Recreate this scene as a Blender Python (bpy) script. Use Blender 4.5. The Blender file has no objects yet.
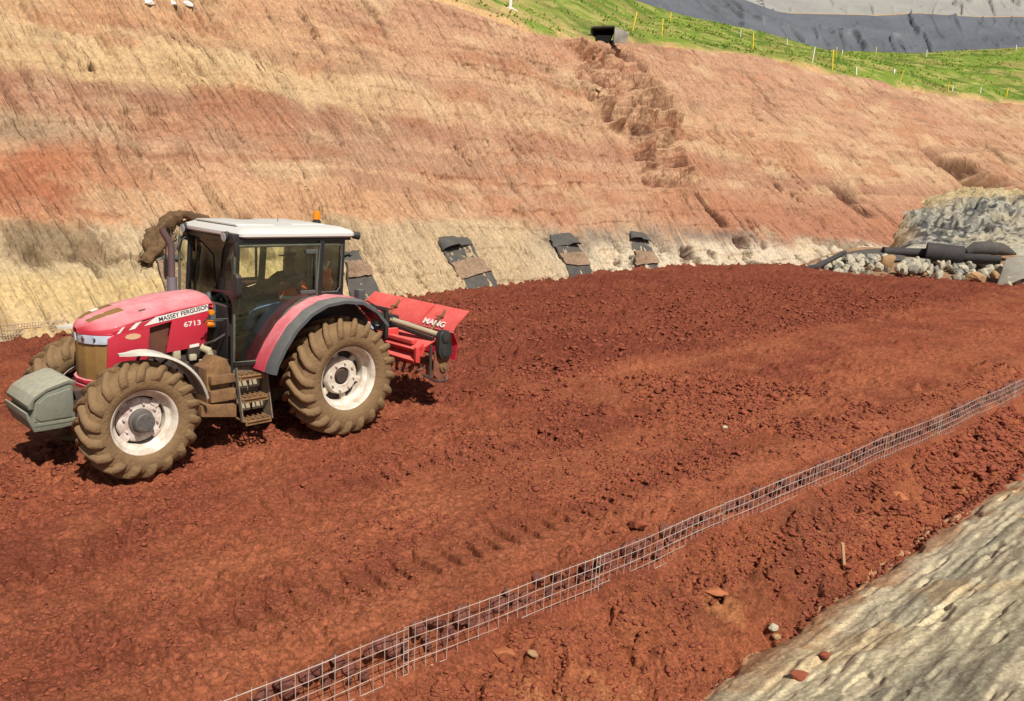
import bpy, math, random
import numpy as np
from mathutils import Vector, Matrix, Euler
R = math.radians
random.seed(7)
S = bpy.context.scene
COL = S.collection

# ------------------------------------------------------------------ camera, sky, sun, exposure
CAM_H, PITCH, ROLL, FPX = 3.5, R(11.8), R(3.3), 808.0
fw = Vector((0, math.cos(PITCH), -math.sin(PITCH)))
rt0 = Vector((1, 0, 0)); up0 = rt0.cross(fw)
rt = rt0*math.cos(ROLL) + up0*math.sin(ROLL)
up = -rt0*math.sin(ROLL) + up0*math.cos(ROLL)
cam = bpy.data.objects.new('camera', bpy.data.cameras.new('camera'))
COL.objects.link(cam)
m3 = Matrix((rt, up, -fw)).transposed()
cam.matrix_world = Matrix.Translation((0, 0, CAM_H)) @ m3.to_4x4()
cam.data.sensor_width = 36.0
cam.data.lens = 36.0*FPX/1024.0
cam.data.clip_end = 3000
cam.data.clip_start = 0.05
S.camera = cam

TO_SUN = Vector((0.305, -0.54, 0.785)).normalized()
w = bpy.data.worlds.new('World'); S.world = w; w.use_nodes = True
nt = w.node_tree
sky = nt.nodes.new('ShaderNodeTexSky'); sky.sky_type = 'NISHITA'; sky.sun_disc = False
sky.sun_elevation = math.asin(TO_SUN.z)
sky.sun_rotation = math.atan2(TO_SUN.x, TO_SUN.y)
nt.links.new(sky.outputs[0], nt.nodes['Background'].inputs[0])
nt.nodes['Background'].inputs[1].default_value = 0.055
sun = bpy.data.objects.new('sun', bpy.data.lights.new('sun', 'SUN'))
COL.objects.link(sun)
sun.data.energy = 4.2; sun.data.angle = R(0.5); sun.data.color = (1.0, 0.955, 0.89)
sun.rotation_euler = TO_SUN.to_track_quat('Z', 'Y').to_euler()
S.view_settings.view_transform = 'Standard'
S.view_settings.look = 'None'
S.view_settings.exposure = 0.38
S.view_settings.gamma = 1.0

# ------------------------------------------------------------------ helpers
def ray(px, py):
    return (fw + rt*((px-512)/FPX) - up*((py-350.5)/FPX))
def at_y(px, py, y):
    d = ray(px, py); return Vector((0, 0, CAM_H)) + d*(y/d.y)
def at_z(px, py, z=0.0):
    d = ray(px, py); return Vector((0, 0, CAM_H)) + d*((z-CAM_H)/d.z)
def aw(x, y):            # along the embankment edge / away from it
    return (x+(y-6.3))*.70711, (-x+(y-6.3))*.70711
def xy(a, wv):
    return (a-wv)*.70711, 6.3+(a+wv)*.70711

def _h(ix, iy, seed):
    n = (ix.astype(np.int64)*374761393 + iy.astype(np.int64)*668265263 + seed*982451653) & 0xffffffff
    n = ((n ^ (n >> 13))*1274126177) & 0xffffffff
    n = ((n ^ (n >> 16))*2246822519) & 0xffffffff
    return ((n ^ (n >> 15)) & 0xffffff)/float(0xffffff)
def noise(x, y, seed=0):
    ix, iy = np.floor(x), np.floor(y); fx, fy = x-ix, y-iy
    fx = fx*fx*fx*(fx*(fx*6-15)+10); fy = fy*fy*fy*(fy*(fy*6-15)+10)
    a, b, c, d = _h(ix, iy, seed), _h(ix+1, iy, seed), _h(ix, iy+1, seed), _h(ix+1, iy+1, seed)
    return (a+(b-a)*fx)*(1-fy) + (c+(d-c)*fx)*fy - .5
def fbm(x, y, octv=4, seed=0, g=.5):
    r = 0; k = 1
    for i in range(octv):
        r = r + k*noise(x*2**i+13.7*i, y*2**i-7.3*i, seed+i*17); k *= g
    return r
def clods(x, y, cell, seed, fill=.6):
    """rounded and broken lumps: height in units of the cell size"""
    gx, gy = x/cell, y/cell
    ix, iy = np.floor(gx), np.floor(gy); out = np.zeros_like(x)
    for dx in (-1, 0, 1):
        for dy in (-1, 0, 1):
            cx, cy = ix+dx, iy+dy
            px = cx+_h(cx, cy, seed); py = cy+_h(cx, cy, seed+1)
            r = .22+.42*_h(cx, cy, seed+2); on = _h(cx, cy, seed+3) < fill
            th = _h(cx, cy, seed+4)*3.14; el = .6+.4*_h(cx, cy, seed+5)
            ddx, ddy = gx-px, gy-py
            u = ddx*np.cos(th)+ddy*np.sin(th); v = (-ddx*np.sin(th)+ddy*np.cos(th))/el
            t = (np.maximum(np.abs(u), np.abs(v))*.45+np.sqrt(u*u+v*v)*.6)/r
            hh = r*.75*np.sqrt(np.clip(1-t*t, 0, 1))*on
            out = np.maximum(out, hh)
    return out
def sm(e0, e1, x):
    t = np.clip((x-e0)/(e1-e0), 0, 1); return t*t*(3-2*t)
def lerp(a, b, t):
    return a+(b-a)*t

def tag(o, label=None, cat=None, group=None, kind=None):
    if label: o['label'] = label
    if cat: o['category'] = cat
    if group: o['group'] = group
    if kind: o['kind'] = kind
    return o

def grid_mesh(name, P, mat, keep=None, attrs=None, smooth=True, wrap=False):
    """P: (rows, cols, 3) array -> one mesh object"""
    n, m = P.shape[:2]
    idx = np.arange(n*m).reshape(n, m)
    q = np.stack([idx[:-1, :-1], idx[:-1, 1:], idx[1:, 1:], idx[1:, :-1]], -1).reshape(-1, 4)
    if keep is not None: q = q[keep.reshape(-1)]
    used = np.unique(q); remap = np.zeros(n*m, np.int64); remap[used] = np.arange(len(used))
    q = remap[q]; V = P.reshape(-1, 3)[used]
    me = bpy.data.meshes.new(name)
    me.vertices.add(len(V)); me.vertices.foreach_set('co', V.astype(np.float32).ravel())
    me.loops.add(q.size); me.loops.foreach_set('vertex_index', q.astype(np.int32).ravel())
    me.polygons.add(len(q)); me.polygons.foreach_set('loop_start', np.arange(0, q.size, 4, dtype=np.int32))
    if smooth: me.polygons.foreach_set('use_smooth', np.ones(len(q), bool))
    me.update(calc_edges=True)
    for k, v in (attrs or {}).items():
        if v.ndim == 3:
            at = me.color_attributes.new(k, 'FLOAT_COLOR', 'POINT')
            c = np.ones((len(used), 4), np.float32); c[:, :3] = v.reshape(-1, 3)[used]
            at.data.foreach_set('color', c.ravel())
        else:
            at = me.attributes.new(k, 'FLOAT', 'POINT'); at.data.foreach_set('value', v.reshape(-1)[used].astype(np.float32))
    me.materials.append(mat)
    o = bpy.data.objects.new(name, me); COL.objects.link(o)
    return o

def srgb(r, g, b):
    f = lambda c: ((c/255.+.055)/1.055)**2.4 if c > 10 else c/255./12.92
    return (f(r), f(g), f(b))
def NM(name):
    m = bpy.data.materials.new(name); m.use_nodes = True
    return m, m.node_tree, m.node_tree.nodes['Principled BSDF']
def _n(nt, t, **kw):
    n = nt.nodes.new(t)
    for k, v in kw.items():
        if k in n.inputs: n.inputs[k].default_value = v
        else: setattr(n, k, v)
    return n
def earth_mat(name, attr=None, grain=0, base=(.3, .1, .05), scale=1.0, var=.35, bump=.02, stretch=(1, 1, 1), rough=.95, fine=60, speck=None, dist=.004):
    """earth: base colour (or the strata colours stored on the mesh) varied by noise at three scales, and a fine bump"""
    m, nt, b = NM(name); L = nt.links.new
    tc = _n(nt, 'ShaderNodeTexCoord'); mp = _n(nt, 'ShaderNodeMapping'); mp.inputs['Scale'].default_value = stretch
    L(tc.outputs['Object'], mp.inputs[0])
    if attr:
        src = _n(nt, 'ShaderNodeVertexColor'); src.layer_name = attr; cs = src.outputs[0]
    else:
        src = _n(nt, 'ShaderNodeRGB'); src.outputs[0].default_value = (*base, 1); cs = src.outputs[0]
    fac = None
    for i, (sc, amt) in enumerate(((1.3, .45), (9, .6), (fine, 1.0))):
        nz = _n(nt, 'ShaderNodeTexNoise', Scale=sc*scale, Detail=5.0, Roughness=.65); L(mp.outputs[0], nz.inputs['Vector'])
        mr = _n(nt, 'ShaderNodeMapRange'); L(nz.outputs[0], mr.inputs[0])
        mr.inputs[1].default_value = .3; mr.inputs[2].default_value = .7
        mr.inputs[3].default_value = 1-var*amt; mr.inputs[4].default_value = 1+var*amt*.8
        if fac is None: fac = mr.outputs[0]
        else:
            mu = _n(nt, 'ShaderNodeMath', operation='MULTIPLY'); L(fac, mu.inputs[0]); L(mr.outputs[0], mu.inputs[1]); fac = mu.outputs[0]
    if grain:       # crumbs of paler and darker soil, a couple of centimetres across
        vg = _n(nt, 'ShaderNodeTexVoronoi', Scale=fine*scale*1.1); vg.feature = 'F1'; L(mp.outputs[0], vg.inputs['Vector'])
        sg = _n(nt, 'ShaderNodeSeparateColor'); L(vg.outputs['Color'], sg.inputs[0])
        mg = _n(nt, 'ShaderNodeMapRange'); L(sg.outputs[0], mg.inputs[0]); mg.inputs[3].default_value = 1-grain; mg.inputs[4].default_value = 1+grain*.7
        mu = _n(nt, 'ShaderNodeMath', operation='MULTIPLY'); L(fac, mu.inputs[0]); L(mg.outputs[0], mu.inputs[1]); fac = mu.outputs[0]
        ng = _n(nt, 'ShaderNodeTexNoise', Scale=fine*scale*.45, Detail=6.0, Roughness=.75); L(mp.outputs[0], ng.inputs['Vector'])  # dark specks: shade of the crevices between crumbs, painted into the colour
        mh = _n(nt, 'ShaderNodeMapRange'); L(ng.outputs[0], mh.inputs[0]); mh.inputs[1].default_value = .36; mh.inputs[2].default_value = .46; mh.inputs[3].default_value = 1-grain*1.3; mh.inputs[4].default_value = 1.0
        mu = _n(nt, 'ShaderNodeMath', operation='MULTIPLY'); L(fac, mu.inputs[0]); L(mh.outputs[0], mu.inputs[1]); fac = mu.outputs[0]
    vm = _n(nt, 'ShaderNodeVectorMath', operation='SCALE'); L(cs, vm.inputs[0]); L(fac, vm.inputs['Scale'])
    out = vm.outputs[0]
    if speck:
        vo = _n(nt, 'ShaderNodeTexNoise', Scale=speck[1], Detail=3.0, Roughness=.7); L(mp.outputs[0], vo.inputs['Vector'])
        cr = _n(nt, 'ShaderNodeMapRange'); L(vo.outputs[0], cr.inputs[0]); cr.inputs[1].default_value = speck[2]; cr.inputs[2].default_value = speck[2]+.06
        mx = _n(nt, 'ShaderNodeMix', data_type='RGBA'); L(cr.outputs[0], mx.inputs[0]); L(out, mx.inputs[6]); mx.inputs[7].default_value = (*speck[0], 1)
        out = mx.outputs[2]
    L(out, b.inputs['Base Color'])
    b.inputs['Roughness'].default_value = rough; b.inputs['Specular IOR Level'].default_value = .05
    n1 = _n(nt, 'ShaderNodeTexNoise', Scale=fine*scale*.6, Detail=8.0, Roughness=.75); L(mp.outputs[0], n1.inputs['Vector'])
    vo = _n(nt, 'ShaderNodeTexVoronoi', Scale=fine*scale*.55); vo.feature = 'F1'; L(mp.outputs[0], vo.inputs['Vector'])
    n2 = _n(nt, 'ShaderNodeTexNoise', Scale=fine*scale*.16, Detail=4.0, Roughness=.6); L(mp.outputs[0], n2.inputs['Vector'])
    pw = _n(nt, 'ShaderNodeMath', operation='MULTIPLY'); L(vo.outputs['Distance'], pw.inputs[0]); pw.inputs[1].default_value = -.15
    ad = _n(nt, 'ShaderNodeMath', operation='ADD'); L(n1.outputs[0], ad.inputs[0]); L(pw.outputs[0], ad.inputs[1])
    m3_ = _n(nt, 'ShaderNodeMath', operation='MULTIPLY_ADD'); L(n2.outputs[0], m3_.inputs[0]); m3_.inputs[1].default_value = .8; L(ad.outputs[0], m3_.inputs[2])
    bp = _n(nt, 'ShaderNodeBump', Strength=1.0, Distance=bump); L(m3_.outputs[0], bp.inputs['Height']); L(bp.outputs[0], b.inputs['Normal'])
    return m
def plain(name, col, rough=.5, metal=0., dirt=None, dirt_amt=.4, dscale=6, bump=0, spec=.5, coat=0):
    m, nt, b = NM(name); L = nt.links.new
    b.inputs['Roughness'].default_value = rough; b.inputs['Metallic'].default_value = metal
    b.inputs['Specular IOR Level'].default_value = spec; b.inputs['Coat Weight'].default_value = coat
    tc = _n(nt, 'ShaderNodeTexCoord')
    nz = _n(nt, 'ShaderNodeTexNoise', Scale=dscale, Detail=7.0, Roughness=.7); L(tc.outputs['Object'], nz.inputs['Vector'])
    mr = _n(nt, 'ShaderNodeMapRange'); L(nz.outputs[0], mr.inputs[0]); mr.inputs[1].default_value = .35; mr.inputs[2].default_value = .7
    mr.inputs[3].default_value = 0; mr.inputs[4].default_value = dirt_amt
    mx = _n(nt, 'ShaderNodeMix', data_type='RGBA'); mx.inputs[6].default_value = (*col, 1)
    d = dirt if dirt else tuple(c*.6 for c in col); mx.inputs[7].default_value = (*d, 1)
    L(mr.outputs[0], mx.inputs[0]); L(mx.outputs[2], b.inputs['Base Color'])
    rr = _n(nt, 'ShaderNodeMapRange'); L(mr.outputs[0], rr.inputs[0]); rr.inputs[3].default_value = rough; rr.inputs[4].default_value = min(1, rough+.5); L(rr.outputs[0], b.inputs['Roughness'])
    if bump:
        n2 = _n(nt, 'ShaderNodeTexNoise', Scale=dscale*6, Detail=6.0); L(tc.outputs['Object'], n2.inputs['Vector'])
        bp = _n(nt, 'ShaderNodeBump', Strength=.8, Distance=bump); L(n2.outputs[0], bp.inputs['Height']); L(bp.outputs[0], b.inputs['Normal'])
    return m

# ------------------------------------------------------------------ the pit floor: compacted fill, edge, debris slope and grey bank
TOE_A = np.array([-60, -30, 0, 7, 10, 16, 22, 30, 40, 50, 60, 71, 80, 95, 110.])
TOE_W = np.array([12.4, 12.4, 12.4, 12.8, 13.8, 15.0, 16.0, 16.2, 14., 10., 7., 4., 0., -9., -22.])
CRE_A = np.array([-60, -30, 0, 19.6, 24.5, 32, 40, 49.8, 59.6, 71.3, 80.4, 95, 110.])
CRE_W = np.array([24.5, 24.5, 24.5, 24.7, 24.1, 25.4, 26.8, 25.4, 24.6, 22.4, 17.7, 8, -5.])
CRE_Z = np.array([11, 11, 11, 11.1, 10.5, 11.6, 12.6, 13, 13, 13, 13, 13, 13.])
def sint(x, xs, ys):
    return np.interp(x, xs, ys)*.5+np.interp(x-1.5, xs, ys)*.25+np.interp(x+1.5, xs, ys)*.25

EO_A = np.array([-6, -2.2, -1.2, .1, 1.3, 3.4, 7, 11, 15, 30.]); EO_W = np.array([.16, .15, .12, .02, -.03, -.08, -.18, -.27, -.28, -.3])
def edge_off(a):
    return np.interp(a, EO_A, EO_W)
def ground_h(x, y, detail=True):
    a, wv = aw(x, y); wv = wv-edge_off(a); s = -wv
    # fill surface
    r = np.sqrt(x*x+y*y)
    z = .10*fbm(a*.22, wv*.35, 3, 3)+.035*fbm(a*.9, wv*1.6, 3, 5)
    ed = np.exp(-((wv-.65)/.28)**2)*.05 - np.exp(-((wv-.20)/.10)**2)*.05
    ed = ed + .05*noise(a*2.1, wv*.5, 9)*np.exp(-(wv/.5)**2)
    z = z*sm(0, 1.0, wv) + ed
    till = sm(5.2, 6.6, wv+.8*noise(a*.3, wv*.3, 41)-np.maximum(0, 4-a)*1.2)    # freshly tilled strip behind the machine
    till = np.maximum(till, .0)
    rough = .35+.65*sm(-.1, .25, fbm(a*.5, wv*.8, 3, 21))
    rough = np.clip(rough+till*.8, 0, 1.3)
    # tread bars pressed in by earlier passes
    tr = 0; pr = np.zeros_like(x); bm_ = np.zeros_like(x)
    for w0, a0, a1, dep in ((.98, -9, 8, .42), (2.98, -9, 16, .42), (4.75, 3.8, 22, .45), (6.6, 4.5, 22, .4), (2.2, 6, 26, .5), (4.1, 9, 30, .45)):
        d = wv-w0-.10*noise(a*.25, wv*0, 31); hw = .29
        hw = hw+.05*noise(a*2.5, wv*0+w0, 32)
        band = sm(hw+.07, hw-.07, np.abs(d))*sm(a0, a0+1, a)*sm(a1, a1-2, a)
        ph = (a - .12*d+.5*np.maximum(0, -d)*0+.10*noise(a*2, wv*3, 36)+.03*noise(a*9, wv*9, 38))/.25; fr = ph-np.floor(ph)
        bar = (1-fr)*sm(.0, .05, fr)*(.7+.6*_h(np.floor(ph), np.floor(ph)*0+int(w0*10), 37))
        patch = sm(-.24, .10, noise(a*.7, wv*.0+w0, 33)+.45*noise(a*3, wv*3, 35)+.25*noise(a*8, wv*8, 34))
        tr = tr + dep*band*(bar*.085-.035-.075*np.maximum(sm(.80, .93, fr), sm(.03, .0, fr)))*patch; pr = np.maximum(pr, band*patch*dep*(fr > .2))
        rough = rough*(1-.8*band*patch); bm_ = np.maximum(bm_, band*patch)
    z = z+tr
    if detail:
        z = z+rough*(.040*fbm(x*5, y*5, 3, 51)+1.0*.13*clods(x, y, .13, 61, .30)+.9*.06*clods(x, y, .06, 71, .5)+1.0*.20*clods(x, y, .20, 63, .16)) \
             + .022*fbm(x*11, y*11, 2, 55) + till*(.7*.22*clods(x, y, .22, 65, .4)+.06*fbm(x*3, y*3, 3, 57)+.8*.10*clods(x, y, .10, 67, .6))
        z = z - .5*bm_*.022*fbm(x*11, y*11, 2, 55)
        z = z + (1-rough)*.6*.045*clods(x, y, .045, 73, .35)
        z = z + (.12+.88*rough)*(.85*.038*clods(x, y, .038, 74, .7)+.9*.085*clods(x, y, .085, 76, .45))*sm(60, 14, np.hypot(x, y))
        lumpy = sm(.0, .22, noise(a*.7, wv*1.3, 81)+.4*noise(a*2.1, wv*3.1, 83))
        z = z + lumpy*(1-.85*bm_)*(1-till)*sm(.5, 1., wv)*(.9*.16*clods(x, y, .16, 85, .5)+.028*fbm(x*7, y*7, 3, 87))
        z = z+np.where(np.abs(fbm(x*1.4, y*1.4, 2, 91)) < .25, 1, 0)*.09*np.maximum(clods(x, y, .35, 95, .12)-.05, 0)*sm(.5, 1, wv)
    # heaps along the foot of the cut
    tw = sint(a, TOE_A, TOE_W)
    z = z+sm(-2.6, -.8, wv-tw)*(.02+.16*np.abs(noise(a*.8, wv*.2, 101))+.10*np.abs(noise(a*2.4, wv*.2, 102)))
    # outside the wire: soil drops to a gully, then the grey bank climbs to where one stands
    s = s+.19
    bs = 1.34+.14*noise(a*.6, wv*0, 111)+.10*noise(a*2.2, wv*0, 113)+.07*noise(a*7, s*3, 115)-.018*np.clip(a, 0, 15)
    top = -.26+.17*noise(a*1.3, wv*0, 117)+.05*noise(a*5, wv*0, 119)
    zb = -.83
    zs = sm(-.0, .09, s)*top+(zb-top)*np.clip((s-.12)/(bs-.12), 0, 1)**.9
    zs = zs+sm(.10, .45, s)*(.14*fbm(x*1.6, y*1.6, 3, 121)+.09*np.abs(fbm(x*5, y*5, 2, 123))+.9*.24*clods(x, y, .24, 125, .22)+1.0*.11*clods(x, y, .11, 127, .45)+.9*.05*clods(x, y, .05, 129, .6)-.10*sm(.1, .2, fbm(x*2.3, y*2.3, 3, 130)))
    u = s-bs
    st = .05*fbm(s*2.6+.3*noise(a*.5, s, 131), a*.22, 3, 133)+.055*noise(s*7+.9*noise(a*1.1, s*1.5, 137), a*1.0, 135)+.05*noise(s*17+.9*noise(a*1.6, s*2, 136), a*1.9, 134)+.018*fbm(x*6, y*6, 3, 138)+.016*clods(x, y, .05, 140, .5)-.10*sm(.33, .42, fbm(s*3.5, a*.9, 3, 139))
    gs = zb-.10+u*.50+st*.62+.012*fbm(x*12, y*12, 3, 141)-.035*sm(.16,.3,fbm(s*5,a*1.8,3,143))*sm(.2,1.5,u)
    gs = np.minimum(gs, 1.2)
    kb = sm(-.03, .10, u)
    gs = gs+.07*kb; grey = (u > .03).astype(float)
    zo = zs*(1-kb)+gs*kb
    zz = np.where(s > 0, zo, z)
    # the fill stops against the cut
    return zz, grey, till, rough, pr

def build_ground():
    az = np.concatenate([np.linspace(-85, -38, 50)[:-1], np.linspace(-38, 38, 860), np.linspace(38, 88, 50)[1:]])
    rr = [1.3]
    while rr[-1] < 62: rr.append(rr[-1]+min(max(rr[-1]**2/2700., .006), .0036*rr[-1]))
    rr = np.array(rr)
    A, Q = np.meshgrid(np.radians(az), rr)
    # pull the columns so that the wire line is a clean step: snap is not needed, the step is under the wire
    X, Y = np.sin(A)*Q, np.cos(A)*Q
    Z, grey, till, rough, pr = ground_h(X, Y)
    a, wv = aw(X, Y); wv = wv-edge_off(a); s = -wv
    P = np.stack([X, Y, Z], -1)
    tw = sint(a, TOE_A, TOE_W)
    # colours of the soils (albedo)
    c1 = np.array(srgb(145, 81, 56)); c2 = np.array(srgb(129, 70, 50)); c3 = np.array(srgb(162, 97, 66)); c4 = np.array(srgb(108, 54, 42))
    n1 = sm(-.25, .25, fbm(a*.35, wv*.9, 4, 201))[..., None]; n2 = sm(-.1, .35, fbm(X*1.2, Y*1.2, 4, 203))[..., None]
    col = lerp(c1, c2, n1); col = lerp(col, c3, n2*.5)
    col = lerp(col, c4, (np.clip(till, 0, 1)*.55)[..., None])
    col = lerp(col, np.array(srgb(158, 88, 64)), np.clip(pr*.35, 0, 1)[..., None])
    dusty = (np.exp(-((wv-.5)/.35)**2)*.6+np.exp(-((wv-1.95)/.5)**2)*.5+np.exp(-((wv-5.0)/.30)**2)*sm(4, 7, a)*sm(16, 11, a)*.6)[..., None]
    col = lerp(col, c3, np.clip(dusty, 0, 1))
    deb = sm(0, .2, s)[..., None]
    dc = lerp(np.array(srgb(148, 86, 58)), np.array(srgb(126, 74, 52)), sm(-.2, .25, fbm(X*.8, Y*.8, 4, 207))[..., None])
    dc = lerp(dc, np.array(srgb(180, 124, 80)), (sm(.2, .5, fbm(X*1.7, Y*1.7, 4, 209))*.5*sm(.3, .7, s))[..., None])
    col = lerp(col, dc, deb)
    okm = (np.hypot(0, wv-tw) < 60) & (wv < tw+1.5)
    kf = okm[:-1, :-1]
    gq = (grey[:-1, :-1]+grey[1:, :-1]+grey[:-1, 1:]+grey[1:, 1:]) >= 2
    grid_mesh('red_earth_ground', P, M['red'], keep=kf & ~gq, attrs={'Col': col})['kind'] = 'structure'
    u = fbm(s*3+.4*noise(a*.4, s, 221), a*.18, 4, 223)
    g1 = np.array(srgb(194, 178, 146)); g2 = np.array(srgb(164, 154, 128)); g3 = np.array(srgb(210, 194, 156)); g4 = np.array(srgb(186, 152, 108))
    gc = lerp(g1, g2, sm(-.2, .2, u)[..., None]); gc = lerp(gc, g3, (sm(.05, .3, fbm(s*2, a*.3, 3, 225))*.8)[..., None])
    gc = lerp(gc, g4, (sm(.15, .3, fbm(X*.9, Y*.9, 3, 227))*.45)[..., None])
    gc = lerp(gc, np.array(srgb(164, 112, 76)), (sm(.55, .05, s-1.15+.35*fbm(X*2.4, Y*2.4, 3, 229))*.8)[..., None])
    grid_mesh('grey_bank', P, M['bank'], keep=kf & gq, attrs={'Col': gc})['kind'] = 'structure'

# ------------------------------------------------------------------ the cut face
SL_A = None
def slope_surface(a, t):
    """point of the undisturbed face: a along, t 0..1 from foot to crest"""
    tw = sint(a, TOE_A, TOE_W)-.15; cw = sint(a, CRE_A, CRE_W); cz = sint(a, CRE_A, CRE_Z)
    wv = tw+(cw-tw)*t; z = -.35+(cz+.35)*t
    x, y = xy(a, wv); return x, y, z
def _face_table():
    aa = np.linspace(-12, 100, 700); tt = np.linspace(0, 1, 160)
    A, T = np.meshgrid(aa, tt); x, y, z = slope_surface(A, T)
    q = np.stack([x, y, z-CAM_H], -1); dz = q @ np.array(fw)
    return A, T, 512+FPX*(q @ np.array(rt))/dz, 350.5-FPX*(q @ np.array(up))/dz, z
FT = _face_table()
def face_at(px, py):
    d = (FT[2]-px)**2+(FT[3]-py)**2; i = np.unravel_index(np.argmin(d), d.shape)
    return float(FT[0][i]), float(FT[1][i]), float(FT[4][i])
def face_pt(px, py, out=0.0):
    """a point on the cut face; out = metres in front of it"""
    a, t, z = face_at(px, py); x, y, z = slope_surface(np.array([a]), np.array([t]))
    n = face_normal(a, t)
    return Vector((float(x[0]), float(y[0]), float(z[0])))+n*out
def face_normal(a, t):
    p = [slope_surface(np.array([a+da]), np.array([min(t+dt, 1.2)])) for da, dt in ((0, 0), (.2, 0), (0, .02))]
    p = [Vector((float(q[0][0]), float(q[1][0]), float(q[2][0]))) for q in p]
    n = (p[1]-p[0]).cross(p[2]-p[0]).normalized()
    return n if n.dot(Vector((0, 0, CAM_H))-p[0]) > 0 else -n

def build_slope():
    aa = [-6.0]
    while aa[-1] < 104:
        x, y = xy(aa[-1], 16 if aa[-1] < 40 else 8); aa.append(aa[-1]+.0016*math.hypot(x, y)*(1 if aa[-1] < 88 else 3))
    aa = np.concatenate([np.linspace(-45, -6.3, 130), np.array(aa)])
    tt = np.linspace(-.02, 1, 480)
    A, T = np.meshgrid(aa, tt)
    X, Y, Z = slope_surface(A, T)
    P = np.stack([X, Y, Z], -1)
    du = np.gradient(P, axis=1); dv = np.gradient(P, axis=0)
    N = np.cross(du, dv); N /= np.linalg.norm(N, axis=-1)[..., None]
    N *= np.sign(np.sum(N*np.array([.6, -.6, .8]), -1))[..., None]
    ar = A+.22*Z                                    # tooth marks lean a little off the fall line
    zz = Z+.25*noise(A*.25, Z*.3, 301)-.02*A*0
    # relief
    amp = .55+.9*sm(-.1, .3, fbm(A*.16, Z*.45, 3, 303))
    def groove(x, y, seed, w_):
        return sm(w_, 0, np.abs(noise(x, y, seed)))
    D = .36*fbm(A*.13, Z*.28, 3, 305)+.12*fbm(A*.6, Z*.8, 3, 307)
    D += amp*(.08*noise(ar*2.3, Z*.42, 309)+.055*noise(ar*5.5, Z*.7, 311)+.04*noise(ar*11, Z*1.2, 313))
    pm1 = sm(-.02, .22, noise(A*.9, Z*.8, 315)); pm2 = sm(-.05, .2, noise(A*1.3, Z*1.5, 316)); pm3 = sm(.05, .2, noise(A*.7, Z*.6, 314))
    D -= amp*(.12*groove(ar*1.7, Z*.22, 318, .05)*pm1+.085*groove(ar*3.4, Z*.40, 320, .07)*pm2+.05*groove(ar*6.5, Z*.7, 322, .10))
    st1 = sm(.25, .33, noise(ar*5.6, Z*.62, 324)); st2 = sm(.24, .34, noise(ar*10.5, Z*1.1, 328)); st3 = sm(.22, .32, noise(ar*3.4, Z*.5, 330))
    pm4 = sm(-.1, .2, noise(A*.35, Z*.6, 332))
    D -= .05*sm(.12, .2, noise(A*.35, Z*4.2+.3*noise(A, Z, 340), 342))
    D -= (.20*st1*(.15+pm3)*pm4+.11*st2*(.3+.7*pm2)+.10*st3*pm3*sm(.05, .2, noise(A*1.1, Z*1.3, 334)))
    D += .03*np.abs(fbm(A*2.4, Z*2.8, 3, 317))+.030*fbm(A*7, Z*9, 3, 319)
    D -= .10*sm(.33, .42, fbm(ar*1.3, Z*.9, 3, 323))
    # base colour: strata
    def C(r, g, b):
        k = .10*(r-(r+g+b)/3); return np.array(srgb(r-k*.3, g+k*.5, b+k*1.3))
    keys = [(-1, C(222, 188, 120)), (.7, C(224, 192, 126)), (1.0, C(208, 184, 136)), (1.80, C(206, 180, 138)), (2.08, C(210, 156, 108)), (2.9, C(210, 156, 110)), (3.8, C(204, 158, 118)),
            (4.5, C(196, 150, 114)), (4.8, C(176, 122, 90)), (5.3, C(168, 114, 84)), (5.6, C(214, 176, 122)), (6.6, C(220, 184, 130)), (7.3, C(212, 166, 116)), (9, C(212, 160, 114)), (14, C(210, 160, 114))]
    keyr = [(-1, C(222, 205, 168)), (.9, C(214, 196, 160)), (1.3, C(182, 166, 138)), (1.8, C(188, 162, 130)), (2.1, C(202, 152, 114)), (3.2, C(200, 148, 110)), (4.6, C(206, 156, 116)),
            (5.05, C(180, 126, 94)), (5.5, C(188, 134, 100)), (6.1, C(210, 164, 120)), (8, C(210, 162, 120)), (10, C(202, 150, 112)), (14, C(200, 148, 112))]
    def ramp(k, zv):
        zs = np.array([q[0] for q in k]); cs = np.array([q[1] for q in k])
        return np.stack([np.interp(zv, zs, cs[:, i]) for i in range(3)], -1)
    wz = zz+.30*fbm(A*.5, Z*.9, 4, 325)+.10*fbm(ar*3, Z*.6, 2, 326)
    mixr = sm(7, 17, A+2*noise(A*.2, Z*.4, 327))[..., None]
    col = lerp(ramp(keys, wz), ramp(keyr, wz+.02*(A-12)), mixr)
    # band at the foot between is yellow-beige
    yb = sm(2.25, 1.9, wz)*sm(5, 8, A)*sm(20, 15, A)
    col = lerp(col, C(204, 176, 132), (yb*.85)[..., None])
    col = lerp(col, C(168, 120, 90), (sm(.10, .35, fbm(A*.16, Z*2.6, 3, 344))*.5*sm(2.2, 2.6, wz))[..., None])
    # far right: redder low, paler diagonal wash
    fr = sm(26, 34, A)
    col = lerp(col, C(178, 104, 72), (fr*sm(5, 2, wz)*sm(85, 70, A)*.75)[..., None])
    col = lerp(col, C(212, 168, 124), (fr*sm(.0, .3, fbm(A*.10+Z*.25, Z*.22, 3, 329))*sm(3.5, 6, Z)*.7)[..., None])
    col = lerp(col, C(204, 164, 118), (sm(70, 80, A)*.7)[..., None])
    # white and grey foot
    wf = sm(19, 23, A)*sm(46, 42, A)*sm(1.55, .8, wz+.35*noise(A*.8, Z, 331))
    col = lerp(col, C(228, 214, 182), (wf*.85)[..., None])
    gf = sm(16, 19, A)*sm(40, 35, A)*np.exp(-((wz-1.45)/.35)**2)
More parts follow.
